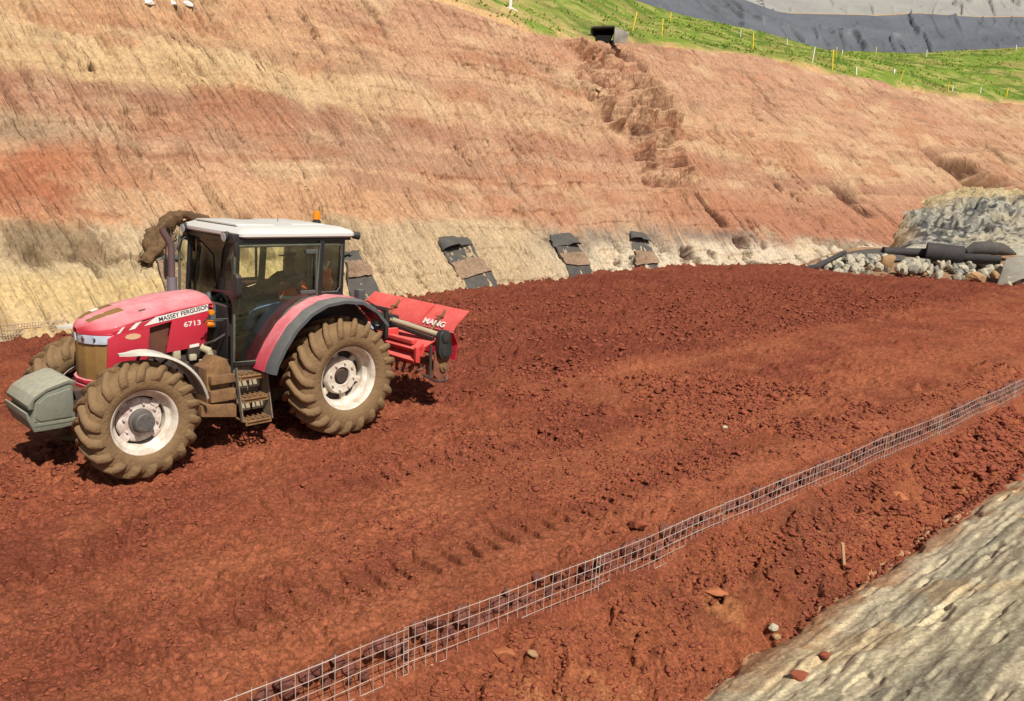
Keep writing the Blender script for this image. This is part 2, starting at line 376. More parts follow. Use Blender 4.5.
    col = lerp(col, C(128, 120, 108), (gf*.75*sm(-.2, .15, noise(ar*1.6, Z, 333)))[..., None])
    # patches of stain
    col = lerp(col, C(190, 118, 76), (sm(.12, .42, fbm(A*.28, Z*1.3, 4, 335))*.5*sm(1.9, 2.3, wz)+.75*sm(4.5, .5, A+2*noise(A*.5, Z, 336))*sm(2.0, 2.3, wz)*sm(4.1, 3.4, wz))[..., None])
    col = lerp(col, C(226, 192, 142), (sm(.12, .5, fbm(A*.4, Z*1.2, 4, 337))*.45)[..., None])
    col = lerp(col, C(138, 116, 90), (np.exp(-((A-.2)/2.2)**2-((Z-4.15)/.3)**2)*.8)[..., None])
    # dark pockets and seams in the pale foot on the left
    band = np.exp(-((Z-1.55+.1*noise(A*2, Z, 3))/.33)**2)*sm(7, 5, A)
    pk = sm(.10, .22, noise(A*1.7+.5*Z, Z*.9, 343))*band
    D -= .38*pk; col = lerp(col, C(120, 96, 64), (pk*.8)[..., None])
    D -= .16*np.exp(-((Z-1.28-.06*noise(A*3, Z*0, 5))/.05)**2)*sm(-.1, .1, noise(A*.9, Z*0, 347))*sm(7.5, 6, A)
    st = sm(.16, .3, noise((A+.2*Z)*2.6, Z*.15, 349))*sm(1.15, 1.35, Z)*sm(2.1, 1.9, Z)*sm(8, 6, A)
    col = lerp(col, C(112, 92, 64), (st*.65)[..., None])
    D += .16*sm(2.35, 1.95, Z)*sm(20, 14, A)*sm(0, .5, Z+.5)     # the pale foot stands slightly proud
    # grey-white foot further on is broken rock
    pr = wf*(.12*np.abs(fbm(A*2.5, Z*3, 3, 351))-.22*sm(.12, .22, fbm(A*1.6, Z*1.8, 3, 353)))
    D += pr; col = lerp(col, C(98, 88, 70), (wf*sm(.12, .22, fbm(A*1.6, Z*1.8, 3, 353))*.8)[..., None])
    # slumped steps below the drain outlet
    a0, t0, z0 = face_at(606, 46); a1, t1, z1 = face_at(676, 190)
    k = (Z-z1)/(z0-z1); ac = a1+(a0-a1)*k+.6*noise(Z*1.2, A*.3, 361); hw = 3.6-1.6*(1-k)+1.4*noise(Z*1.05, A*0, 362)
    m = sm(hw+.5, hw-.3, np.abs(A-ac+.5*noise(A*1.2, Z*1.5, 363)))*sm(z1-.6, z1+.5, Z)*sm(z0+.1, z0-.4, Z)
    ph = (Z+.30*noise(A*.7, Z*.4, 365)+.10*noise(A*2.5, Z*2.5, 367))/.95; f = ph-np.floor(ph)
    stp = f-sm(.72, 1., f)
    D += m*(-.40+1.1*stp*(.6+.8*sm(-.2, .3, noise(A*.6, Z*.8, 370)))+.26*fbm(A*1.6, Z*2.2, 4, 369)+.10*np.abs(fbm(A*4, Z*5, 3, 372)))
    col = lerp(col, lerp(C(128, 70, 48), C(172, 106, 74), sm(-.2, .3, noise(A*2, Z*2.2, 371))[..., None]), (m*.8*sm(.5, -.1, stp+.3*noise(A*1.5, Z*1.5, 374)))[..., None])
    # single holes and scars: px, py, half width, half height, depth, shear
    hol_shade = np.zeros_like(A)
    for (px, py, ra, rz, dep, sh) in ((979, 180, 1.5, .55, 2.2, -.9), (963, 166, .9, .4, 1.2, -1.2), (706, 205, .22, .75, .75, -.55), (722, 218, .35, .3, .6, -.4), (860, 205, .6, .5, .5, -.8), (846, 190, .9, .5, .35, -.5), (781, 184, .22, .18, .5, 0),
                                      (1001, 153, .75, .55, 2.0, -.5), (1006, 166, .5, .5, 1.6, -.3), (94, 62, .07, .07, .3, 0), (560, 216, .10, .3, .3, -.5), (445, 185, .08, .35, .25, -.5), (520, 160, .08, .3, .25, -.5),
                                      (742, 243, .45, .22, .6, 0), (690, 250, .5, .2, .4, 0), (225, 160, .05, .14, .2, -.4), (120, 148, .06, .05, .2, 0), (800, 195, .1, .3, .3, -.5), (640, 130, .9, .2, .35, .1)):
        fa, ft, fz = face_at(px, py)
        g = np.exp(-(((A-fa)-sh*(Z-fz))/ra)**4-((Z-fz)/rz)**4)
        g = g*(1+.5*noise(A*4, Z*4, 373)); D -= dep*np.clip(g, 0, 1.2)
        hol_shade = np.maximum(hol_shade, np.clip(g*.85, 0, 1)*(dep > .25))
    # ditch and fold at the right-hand end
    fa, _, fz = face_at(925, 145); ga, _, gz = face_at(985, 190)
    kk = np.clip((fz-Z)/(fz-gz), -.15, 1.3); ax = fa+(ga-fa)*kk+.5*noise(Z*1.5, A*.2, 375)
    D -= 1.9*np.exp(-((A-ax)/(.6+.3*kk))**2)*sm(-.15, .3, kk)
    hol_shade = np.maximum(hol_shade, np.exp(-((A-ax)/(.5+.3*kk))**2)*.75*sm(.1, .5, kk)*sm(-.2, .1, noise(A*.8, Z*1.7, 376)+.1))
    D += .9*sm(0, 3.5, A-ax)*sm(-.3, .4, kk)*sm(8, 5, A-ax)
    col = lerp(col, C(112, 66, 46), (np.exp(-((A-ax-.1)/.8)**2)*.85*sm(-.1, .2, kk))[..., None])  # shade of the ditch painted into the colour
    # trampled crest
    D -= .5*sm(.965, 1.0, T)**2*1.0
    D *= sm(-.02, .0, T)*.999+.001
    P = P+N*D[..., None]
    groove_shade = np.clip(st1*(.15+pm3)*pm4*.8+st2*(.3+.7*pm2)*.5+st3*pm3*.2+groove(ar*1.7, Z*.22, 318, .05)*pm1*.5+groove(ar*3.4, Z*.40, 320, .07)*pm2*.35, 0, .8)  # shade inside the grooves, painted into the colour below
    col = col*(1-.60*groove_shade[..., None])*.80
    col = lerp(col, C(206, 156, 114)*.8, .14)
    col = lerp(col, C(84, 44, 34), hol_shade[..., None])  # shade in the hollows is painted, as the sun strikes the face head-on
    lum = col.mean(-1, keepdims=True); col = lerp(col, lum*1.0*np.array([1.32, .95, .70]), .12)
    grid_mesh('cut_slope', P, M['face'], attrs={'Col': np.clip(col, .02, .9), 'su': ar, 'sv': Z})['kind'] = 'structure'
    return P

# ------------------------------------------------------------------ grass terrace and lined hillside beyond
LB = [(-60, 40, 17.5), (-30, 48, 18.2), (-8, 60, 18.6), (7.6, 75, 19.4), (15.5, 90, 21.2), (24.5, 98, 21.35), (37, 105, 21.0), (50, 108, 21.8), (63.3, 110, 23.7), (85, 112, 25), (110, 108, 26)]
def far_curve():
    b = [(at_y(px, py, y)) for px, py, y in ((620, 0, 75), (680, 18, 90), (747, 32, 98), (791, 44, 102), (831, 54, 105), (915, 56, 108), (1024, 50, 110))]
    pre = [Vector((-60, 46, 19)), Vector((-30, 52, 19)), Vector((-8, 62, 19))]
    d = (b[-1]-b[-2]); post = [b[-1]+d*1.2, b[-1]+d*3]
    return pre+b+post
def resample(pts, n):
    pts = [np.array(p) for p in pts]; L = [0]
    for i in range(1, len(pts)): L.append(L[-1]+np.linalg.norm(pts[i]-pts[i-1]))
    u = np.linspace(0, L[-1], n)
    return np.stack([np.interp(u, L, [p[i] for p in pts]) for i in range(3)], -1)

def build_terrace():
    aa = np.linspace(-30, 104, 640)
    x, y, z = slope_surface(aa, np.ones_like(aa)); crest = np.stack([x, y, z-.55], -1)
    # parametrise both edges by bearing from the middle of the pit so that they pair up
    base = resample(far_curve(), 4000)
    bc = np.arctan2(crest[:, 0]+10, crest[:, 1]-5); bb = np.arctan2(base[:, 0]+10, base[:, 1]-5)
    o = np.argsort(bb); far = np.stack([np.interp(bc, bb[o], base[o, i]) for i in range(3)], -1)
    far[:, 2] = np.maximum(far[:, 2]-.15, crest[:, 2]+.5)
    T = np.linspace(0, 1, 150)[:, None, None]**1.15
    P = crest[None]*(1-T)+far[None]*T
    t = T[..., 0]
    xx, yy = P[..., 0], P[..., 1]
    P[..., 2] += (.30*fbm(xx*.22, yy*.22, 4, 401)+.10*np.abs(fbm(xx*1.4, yy*1.4, 3, 403)))*sm(0, .05, t)*sm(1, .93, t)
    P[..., 2] += .5*sm(0, .03, t)
    g1, g2, g3 = np.array(srgb(116, 134, 54)), np.array(srgb(88, 110, 42)), np.array(srgb(166, 156, 92))
    col = lerp(g1, g2, sm(-.2, .25, fbm(xx*.35, yy*.35, 4, 405))[..., None]); col = lerp(col, g3, (sm(0, .4, fbm(xx*.9, yy*.9, 3, 407))*.8)[..., None]); col = lerp(col, np.array(srgb(150, 128, 80)), (sm(.12, .3, fbm(xx*.25, yy*.6, 4, 408))*.5)[..., None])
    bare = sm(.035, .0, t+.02*noise(xx*.6, yy*.6, 409)); lf = sm(9, -2, xx)*sm(.55, .1, t)*.6
    col = lerp(col, np.array(srgb(196, 158, 112)), np.clip(bare+lf*sm(-.2, .2, fbm(xx*.5, yy*.5, 3, 411)), 0, 1)[..., None])
    col = lerp(col, np.array(srgb(176, 150, 90)), (sm(62, 66, xx)*sm(.8, .95, t)*.7)[..., None])
    grid_mesh('grass_terrace', P, M['turf'], attrs={'Col': col})['kind'] = 'structure'
    # tufts
    rng = np.random.RandomState(3); n = 40000
    j = rng.randint(0, P.shape[1]-1, n*2); i = (rng.rand(n*2)**.8*(P.shape[0]-2)).astype(int)
    p = P[i, j]; ok = (i > 5)*(p[:, 0] > -6)
    ok = ok*(rng.rand(n*2) < .05+.50*(fbm(p[:, 0]*.35, p[:, 1]*.35, 4, 413) > .02)); p = p[ok][:n]
    n = len(p); p = p+(rng.rand(n, 3)-.5)*np.array([.4, .6, 0])
    th = rng.rand(n)*6.28; h = .04+.09*rng.rand(n)**2; wd = .04+.07*rng.rand(n)
    dx, dy = np.cos(th)*wd, np.sin(th)*wd; le = (rng.rand(n, 2)-.5)*.35
    V = np.stack([p+np.stack([dx, dy, 0*dx-.05], -1), p-np.stack([dx, dy, 0*dx+.05], -1), p+np.stack([le[:, 0]+dx*.2, le[:, 1]+dy*.2, h], -1), p+np.stack([le[:, 0]-dx*.2, le[:, 1]-dy*.2, h*.9], -1)], 1)
    Vv = V.reshape(2*n, 2, 3)
    o = grid_from_quads('grass', V, M['blade'])
    tag(o, 'bright green grass growing on the terrace above the cut', None, None, 'stuff')
    # lined slopes: lower dark sheet, upper pale sheet
    b = resample(far_curve()[2:], 700)
    def strip(name, lo, run, slope, mat, seed, lip=.0, rows=60, f=None):
        dirn = np.gradient(lo, axis=0)[:, :2]; dirn /= np.linalg.norm(dirn, axis=1)[:, None]
        nrm = np.stack([-dirn[:, 1], dirn[:, 0]], -1)
        Tt = np.linspace(0, 1, rows)[:, None]
        rn = run if np.ndim(run) else np.full(len(lo), run)
        PX = lo[None, :, 0]+nrm[None, :, 0]*rn[None]*Tt; PY = lo[None, :, 1]+nrm[None, :, 1]*rn[None]*Tt
        PZ = lo[None, :, 2]+rn[None]*Tt*slope
        L = np.linspace(0, len(lo)*.25, len(lo))[None]+0*Tt
        wr = np.abs(noise((L-Tt*rn[None]*.5)*.45, Tt*rn[None]*.10, seed)); wr2 = np.abs(noise((L-Tt*rn[None]*.4)*1.3, Tt*rn[None]*.22, seed+1))
        dz = .9*sm(.06, .0, wr)*sm(-.1, .2, noise(L*.12, Tt*rn[None]*.1, seed+4))+.35*sm(.06, .0, wr2)*sm(-.1, .1, noise(L*.3, Tt*rn[None]*.15, seed+5))+.35*fbm(L*.15, Tt*rn[None]*.2, 3, seed+2)
        PZ = PZ+dz*sm(0, .06, Tt)*sm(1, .95, Tt)
        o = grid_mesh(name, np.stack([PX, PY, PZ], -1), mat); return o, np.stack([PX[-1], PY[-1], PZ[-1]], -1)
    return b, strip

def grid_from_quads(name, V, mat):
    n = len(V); me = bpy.data.meshes.new(name)
    me.vertices.add(n*4); me.vertices.foreach_set('co', V.astype(np.float32).ravel())
    q = np.arange(n*4).reshape(n, 4)[:, [0, 1, 3, 2]]
    me.loops.add(n*4); me.loops.foreach_set('vertex_index', q.astype(np.int32).ravel())
    me.polygons.add(n); me.polygons.foreach_set('loop_start', np.arange(0, n*4, 4, dtype=np.int32))
    me.update(calc_edges=True); me.materials.append(mat)
    o = bpy.data.objects.new(name, me); COL.objects.link(o); return o

M = {}
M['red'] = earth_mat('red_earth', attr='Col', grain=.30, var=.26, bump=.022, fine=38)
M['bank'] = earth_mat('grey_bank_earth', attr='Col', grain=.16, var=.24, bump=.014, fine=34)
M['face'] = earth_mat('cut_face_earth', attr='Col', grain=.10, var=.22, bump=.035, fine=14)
def rills(m):
    nt = m.node_tree; L = nt.links.new; b = nt.nodes['Principled BSDF']
    a1 = _n(nt, 'ShaderNodeAttribute'); a1.attribute_name = 'su'; a2 = _n(nt, 'ShaderNodeAttribute'); a2.attribute_name = 'sv'
    cb = _n(nt, 'ShaderNodeCombineXYZ'); L(a1.outputs['Fac'], cb.inputs[0]); L(a2.outputs['Fac'], cb.inputs[1])
    old = b.inputs['Normal'].links[0].from_socket; prev = old
    for sx_, sy_, dist, det in ((6, .55, .05, 2.0), (17, 2.0, .022, 3.0)):
        mp = _n(nt, 'ShaderNodeMapping'); mp.inputs['Scale'].default_value = (sx_, sy_, 1); L(cb.outputs[0], mp.inputs[0])
        nz = _n(nt, 'ShaderNodeTexNoise', Scale=1.0, Detail=det, Roughness=.55); L(mp.outputs[0], nz.inputs['Vector'])
        mr = _n(nt, 'ShaderNodeMapRange'); L(nz.outputs[0], mr.inputs[0]); mr.inputs[1].default_value = .33; mr.inputs[2].default_value = .42
        bp = _n(nt, 'ShaderNodeBump', Strength=.9, Distance=dist); L(mr.outputs[0], bp.inputs['Height']); L(prev, bp.inputs['Normal']); prev = bp.outputs[0]
    L(prev, b.inputs['Normal'])
rills(M['face'])
M['turf'] = earth_mat('turf', attr='Col', var=.3, bump=.05, fine=8)
M['blade'] = plain('grass_blade', srgb(146, 164, 70), rough=.7, dirt=srgb(116, 142, 56), dirt_amt=1.0, dscale=.35, spec=.2)
M['liner_dark'] = plain('liner_dark', srgb(98, 100, 104), rough=.6, dirt=srgb(76, 79, 84), dirt_amt=1, dscale=.15, spec=.4)
M['liner_pale'] = plain('liner_pale', srgb(152, 148, 138), rough=.7, dirt=srgb(130, 128, 122), dirt_amt=1, dscale=.12, spec=.3)

build_ground()
SP = build_slope()
LBASE, STRIP = build_terrace()
_xs = LBASE[:, 0]
run1 = np.interp(_xs, [7, 20, 37, 55, 63, 90], [17, 16, 10.5, 11, 9.0, 7.0])
o1, top1 = STRIP('dark_geomembrane_liner', LBASE, run1, .62, M['liner_dark'], 501)
tag(o1, 'dark grey wrinkled plastic liner sheet on the lower hillside above the grass', 'liner')
# narrow earth bench between the sheets
nb = top1.copy(); d_ = np.gradient(nb, axis=0)[:, :2]; d_ /= np.linalg.norm(d_, axis=1)[:, None]
nb2 = nb.copy(); nb2[:, 0] -= d_[:, 1]*1.8; nb2[:, 1] += d_[:, 0]*1.8; nb2[:, 2] += .12
E_ = np.stack([nb+np.array([0, 0, -.05]), nb*.5+nb2*.5+np.array([0, 0, .18]), nb2+np.array([0, 0, .05])], 0)
grid_mesh('earth_bench', E_, earth_mat('bench_earth', base=srgb(196, 156, 104), bump=.03, fine=6))['kind'] = 'structure'
o2, top2 = STRIP('pale_geomembrane_liner', nb2, 14.0, .60, M['liner_pale'], 521)
tag(o2, 'pale grey dusty liner sheet higher up the hillside with dark creases', 'liner')
nb3 = top2.copy(); nb3[:, 1] += 60; nb3[:, 2] += 14
grid_mesh('far_hill', np.stack([top2-np.array([0, 0, .1]), top2*.97+nb3*.03+np.array([0, 0, .3]), nb3], 0), earth_mat('hill_earth', base=srgb(190, 150, 104), bump=.05, fine=4))['kind'] = 'structure'
# level ground far out on every side, under everything
gp = np.array([[[-900, -900, -3.], [900, -900, -3.]], [[-900, 900, -3.], [900, 900, -3.]]])
grid_mesh('surrounding_ground', gp, earth_mat('outer_earth', base=srgb(160, 96, 62), bump=.02, fine=6))['kind'] = 'structure'
# ------------------------------------------------------------------ mesh building blocks
import bmesh
class MB:
    def __init__(s): s.b = bmesh.new()
    def _add(s, verts, faces):
        vs = [s.b.verts.new(v) for v in verts]; fs = []
        for f in faces:
            try: fs.append(s.b.faces.new([vs[i] for i in f]))
            except ValueError: pass
        return vs, fs
    def box(s, lo, hi, bev=.0, rot=None, piv=None):
        x0, y0, z0 = lo; x1, y1, z1 = hi
        v = [(x0, y0, z0), (x1, y0, z0), (x1, y1, z0), (x0, y1, z0), (x0, y0, z1), (x1, y0, z1), (x1, y1, z1), (x0, y1, z1)]
        if rot is not None:
            p = Vector(piv) if piv else (Vector(lo)+Vector(hi))/2; m = Euler(rot).to_matrix()
            v = [tuple(m @ (Vector(q)-p)+p) for q in v]
        vs, fs = s._add(v, [(0, 3, 2, 1), (4, 5, 6, 7), (0, 1, 5, 4), (1, 2, 6, 5), (2, 3, 7, 6), (3, 0, 4, 7)])
        if bev: s._bev(vs, bev)
        return s
    def _bev(s, vs, bev, seg=2):
        es = list({e for v in vs for e in v.link_edges})
        bmesh.ops.bevel(s.b, geom=es, offset=bev, segments=seg, affect='EDGES', profile=.6, clamp_overlap=True)
    def prism(s, poly, axis, lo, hi, bev=0, seg=2):
        """2-D outline (the two remaining axes in order) pushed along axis from lo to hi"""
        def P(u, v, t): return {'x': (t, u, v), 'y': (u, t, v), 'z': (u, v, t)}[axis]
        n = len(poly)
        v = [P(a, b, lo) for a, b in poly]+[P(a, b, hi) for a, b in poly]
        f = [tuple(range(n)), tuple(range(2*n-1, n-1, -1))]+[(i, n+i, n+(i+1) % n, (i+1) % n) for i in range(n)]
        vs, fs = s._add(v, f)
        bmesh.ops.recalc_face_normals(s.b, faces=fs)
        if bev: s._bev(vs, bev, seg)
        return s
    def tube(s, pts, r, n=8, caps=True):
        pts = [Vector(p) for p in pts]; rr = r if isinstance(r, (list, tuple)) else [r]*len(pts); rings = []
        d0 = (pts[1]-pts[0]).normalized(); ref = Vector((0, 0, 1)) if abs(d0.z) < .9 else Vector((1, 0, 0))
        a = d0.cross(ref).normalized()
        for i, p in enumerate(pts):
            d = ((pts[min(i+1, len(pts)-1)]-pts[max(i-1, 0)])).normalized()
            a = (a-d*a.dot(d)).normalized(); b = d.cross(a)
            rings.append([s.b.verts.new(p+(a*math.cos(2*math.pi*k/n)+b*math.sin(2*math.pi*k/n))*rr[i]) for k in range(n)])
        for q, w_ in zip(rings[:-1], rings[1:]):
            for k in range(n): s.b.faces.new((q[k], q[(k+1) % n], w_[(k+1) % n], w_[k]))
        if caps:
            s.b.faces.new(rings[0][::-1]); s.b.faces.new(rings[-1])
        return s
    def lathe(s, prof, c, n=48, axis='y'):
        """prof: (offset along axis, radius)"""
        rings = []
        for t, r in prof:
            ring = []
            for k in range(n):
                an = 2*math.pi*k/n; ca, sa = math.cos(an)*r, math.sin(an)*r
                p = {'y': (ca, t, sa), 'x': (t, ca, sa), 'z': (ca, sa, t)}[axis]
                ring.append(s.b.verts.new(Vector(c)+Vector(p)))
            rings.append(ring)
        fs = []
        for q, w_ in zip(rings[:-1], rings[1:]):
            for k in range(n): fs.append(s.b.faces.new((q[k], q[(k+1) % n], w_[(k+1) % n], w_[k])))
        return s
    def disc(s, c, r, n=32, axis='y'):
        vs = []
        for k in range(n):
            an = 2*math.pi*k/n; ca, sa = math.cos(an)*r, math.sin(an)*r
            p = {'y': (ca, 0, sa), 'x': (0, ca, sa), 'z': (ca, sa, 0)}[axis]; vs.append(s.b.verts.new(Vector(c)+Vector(p)))
        s.b.faces.new(vs); return s
    def sheet(s, rows, thick=0):
        """grid of points -> surface, optionally thickened both sides along its normals"""
        g = [[s.b.verts.new(p) for p in r] for r in rows]; fs = []
        for i in range(len(g)-1):
            for j in range(len(g[0])-1): fs.append(s.b.faces.new((g[i][j], g[i][j+1], g[i+1][j+1], g[i+1][j])))
        if thick:
            bmesh.ops.recalc_face_normals(s.b, faces=fs)
            bmesh.ops.solidify(s.b, geom=fs, thickness=thick)
        return s
    def strut(s, a, b, wd, ht, bev=0):
        """rectangular bar between two points"""
        a, b = Vector(a), Vector(b); d = (b-a).normalized(); ref = Vector((0, 0, 1)) if abs(d.z) < .95 else Vector((1, 0, 0))
        u = d.cross(ref).normalized()*wd/2; v = u.cross(d).normalized()*ht/2
        P = [a-u-v, a+u-v, a+u+v, a-u+v, b-u-v, b+u-v, b+u+v, b-u+v]
        vs, fs = s._add(P, [(0, 3, 2, 1), (4, 5, 6, 7), (0, 1, 5, 4), (1, 2, 6, 5), (2, 3, 7, 6), (3, 0, 4, 7)])
        if bev: s._bev(vs, bev)
        return s
    def build(s, name, mat, parent=None, smooth=35):
        me = bpy.data.meshes.new(name)
        bmesh.ops.recalc_face_normals(s.b, faces=s.b.faces)
        s.b.to_mesh(me); s.b.free()
        if smooth:
            for p in me.polygons: p.use_smooth = True
            me.set_sharp_from_angle(angle=R(smooth))
        me.materials.append(mat)
        o = bpy.data.objects.new(name, me); COL.objects.link(o)
        if parent is not None: o.parent = parent
        return o
def empty(name, loc, rz=0):
    o = bpy.data.objects.new(name, None); COL.objects.link(o); o.location = loc; o.rotation_euler = (0, 0, rz)
    o.empty_display_size = .1
    return o
def lettering(txt, size, mat, parent, origin, xdir, ydir, sx=1.0, off=0, name='lettering', ext=.0015, align='LEFT'):
    cu = bpy.data.curves.new(name, 'FONT'); cu.body = txt; cu.size = size; cu.extrude = ext; cu.offset = off; cu.align_x = align
    t = bpy.data.objects.new('tmp', cu); COL.objects.link(t)
    bpy.context.view_layer.update()
    me = bpy.data.meshes.new_from_object(t.evaluated_get(bpy.context.evaluated_depsgraph_get()))
    bpy.data.objects.remove(t)
    xd = Vector(xdir).normalized(); yd = Vector(ydir).normalized(); zd = xd.cross(yd).normalized(); yd = zd.cross(xd)
    mt = Matrix((xd*sx, yd, zd)).transposed().to_4x4(); mt.translation = Vector(origin)
    me.transform(mt); me.materials.clear(); me.materials.append(mat); me.name = name
    o = bpy.data.objects.new(name, me); COL.objects.link(o); o.parent = parent
    return o

# ------------------------------------------------------------------ materials of the machine
def dusty(name, col, dust, rough=.35, amt=.9, up=.75, dscale=5, spec=.5, metal=0, low=0., coat=0.):
    """paint with dust lying on everything that faces up, plus blotches"""
    m, nt, b = NM(name); L = nt.links.new
    tc = _n(nt, 'ShaderNodeTexCoord'); ge = _n(nt, 'ShaderNodeNewGeometry'); sx = _n(nt, 'ShaderNodeSeparateXYZ'); L(ge.outputs['Normal'], sx.inputs[0])
    m1 = _n(nt, 'ShaderNodeMapRange'); L(sx.outputs[2], m1.inputs[0]); m1.inputs[1].default_value = .25; m1.inputs[2].default_value = 1.; m1.inputs[3].default_value = low; m1.inputs[4].default_value = up
    nz = _n(nt, 'ShaderNodeTexNoise', Scale=dscale, Detail=7.0, Roughness=.7); L(tc.outputs['Object'], nz.inputs['Vector'])
    m2 = _n(nt, 'ShaderNodeMapRange'); L(nz.outputs[0], m2.inputs[0]); m2.inputs[1].default_value = .3; m2.inputs[2].default_value = .75; m2.inputs[3].default_value = .55; m2.inputs[4].default_value = 1.35
    mu = _n(nt, 'ShaderNodeMath', operation='MULTIPLY'); mu.use_clamp = True; L(m1.outputs[0], mu.inputs[0]); L(m2.outputs[0], mu.inputs[1])
    mx = _n(nt, 'ShaderNodeMix', data_type='RGBA'); mx.inputs[6].default_value = (*col, 1); mx.inputs[7].default_value = (*dust, 1)
    L(mu.outputs[0], mx.inputs[0]); L(mx.outputs[2], b.inputs['Base Color'])
    rr = _n(nt, 'ShaderNodeMapRange'); L(mu.outputs[0], rr.inputs[0]); rr.inputs[3].default_value = rough; rr.inputs[4].default_value = .9; L(rr.outputs[0], b.inputs['Roughness'])
    b.inputs['Specular IOR Level'].default_value = spec; b.inputs['Metallic'].default_value = metal; b.inputs['Coat Weight'].default_value = coat
    return m
DUST = srgb(170, 128, 84)
M['red_paint'] = dusty('red_paint', srgb(184, 18, 46), srgb(218, 150, 150), rough=.42, up=.92, low=.07, coat=.1)
M['red_faded'] = dusty('red_faded', srgb(196, 38, 38), srgb(222, 110, 98), rough=.6, up=.85, low=.25)
M['roof_white'] = dusty('roof_white', srgb(212, 212, 206), srgb(178, 168, 148), rough=.4, up=.5, low=.08, dscale=3)
M['black'] = dusty('black_plastic', srgb(34, 34, 36), srgb(120, 98, 76), rough=.5, up=.35, low=.05)
M['frame'] = dusty('cab_frame_black', srgb(26, 28, 30), srgb(96, 84, 68), rough=.35, up=.4, low=.06)
M['iron'] = dusty('cast_iron', srgb(44, 42, 42), srgb(124, 88, 60), rough=.6, up=.55, low=.18, dscale=9)
M['tyre'] = dusty('muddy_tyre', srgb(108, 86, 62), srgb(152, 122, 86), rough=.9, up=.55, low=.45, dscale=12, spec=.12)
def addbump(m, sc, dist):
    nt = m.node_tree; L = nt.links.new; tc = _n(nt, 'ShaderNodeTexCoord'); nz = _n(nt, 'ShaderNodeTexNoise', Scale=sc, Detail=6.0, Roughness=.65); L(tc.outputs['Object'], nz.inputs['Vector'])
    bp = _n(nt, 'ShaderNodeBump', Strength=1.0, Distance=dist); L(nz.outputs[0], bp.inputs['Height']); L(bp.outputs[0], nt.nodes['Principled BSDF'].inputs['Normal'])
addbump(M['tyre'], 22, .018)
M['rim'] = plain('white_rim', srgb(222, 216, 200), rough=.45, dirt=srgb(150, 112, 76), dirt_amt=.75, dscale=7)
M['rimdark'] = plain('rim_disc_dirty', srgb(222, 212, 198), rough=.5, dirt=srgb(128, 76, 56), dirt_amt=.85, dscale=9)
M['hub'] = plain('grey_hub', srgb(84, 84, 82), rough=.55, dirt=srgb(128, 104, 78), dirt_amt=.4, dscale=12)
M['grille'] = plain('dusty_grille', srgb(140, 106, 52), rough=.75, dirt=srgb(116, 84, 42), dirt_amt=.8, dscale=4)
M['gold'] = plain('clay_coated_metal', srgb(140, 104, 64), rough=.9, dirt=srgb(90, 64, 44), dirt_amt=.9, dscale=8, bump=.004)
M['rubber'] = dusty('grey_rubber', srgb(60, 64, 66), srgb(134, 128, 118), rough=.7, up=.6, low=.15)
M['weight'] = dusty('grey_green_cast_weight', srgb(100, 104, 90), srgb(170, 164, 140), rough=.8, up=.95, low=.2, dscale=16); addbump(M['weight'], 30, .006)
M['fend'] = dusty('pale_front_fender', srgb(150, 146, 132), srgb(216, 206, 188), rough=.6, up=.9, low=.4)
M['sticker'] = plain('white_decal', srgb(232, 228, 220), rough=.4, dirt=srgb(206, 188, 168), dirt_amt=.5)
M['ink'] = plain('black_lettering', srgb(24, 22, 24), rough=.5)
M['badge'] = plain('badge_cream', srgb(226, 178, 140), rough=.4)
M['amber'] = plain('amber_lens', srgb(232, 132, 10), rough=.25, dirt=srgb(214, 110, 6))
M['lens'] = plain('headlight_lens', srgb(196, 204, 214), rough=.12, dirt=srgb(150, 156, 168), dirt_amt=.7, dscale=14, coat=.6)
M['exh'] = plain('exhaust_pipe', srgb(92, 80, 80), rough=.55, dirt=srgb(120, 86, 74), dirt_amt=.6, metal=.2)
M['muffler'] = plain('muffler_grey', srgb(124, 122, 126), rough=.5, metal=.3, dirt=srgb(104, 96, 92))
M['seat'] = plain('seat_cloth', srgb(40, 42, 48), rough=.9)
M['interior'] = plain('cab_plastic', srgb(74, 84, 86), rough=.7, dirt=srgb(104, 100, 86))
M['silver'] = plain('dusty_steel_tube', srgb(180, 170, 140), rough=.5, dirt=srgb(150, 130, 96), dirt_amt=.5)
M['greencase'] = plain('dark_gear_case', srgb(34, 38, 38), rough=.4, dirt=srgb(88, 80, 66), dirt_amt=.35)
M['orange'] = plain('orange_cloth', srgb(252, 108, 40), rough=.85, dirt=srgb(236, 84, 30))
M['mirror'] = plain('mirror_glass', srgb(150, 160, 168), rough=.05, metal=1.0, dirt_amt=.1)
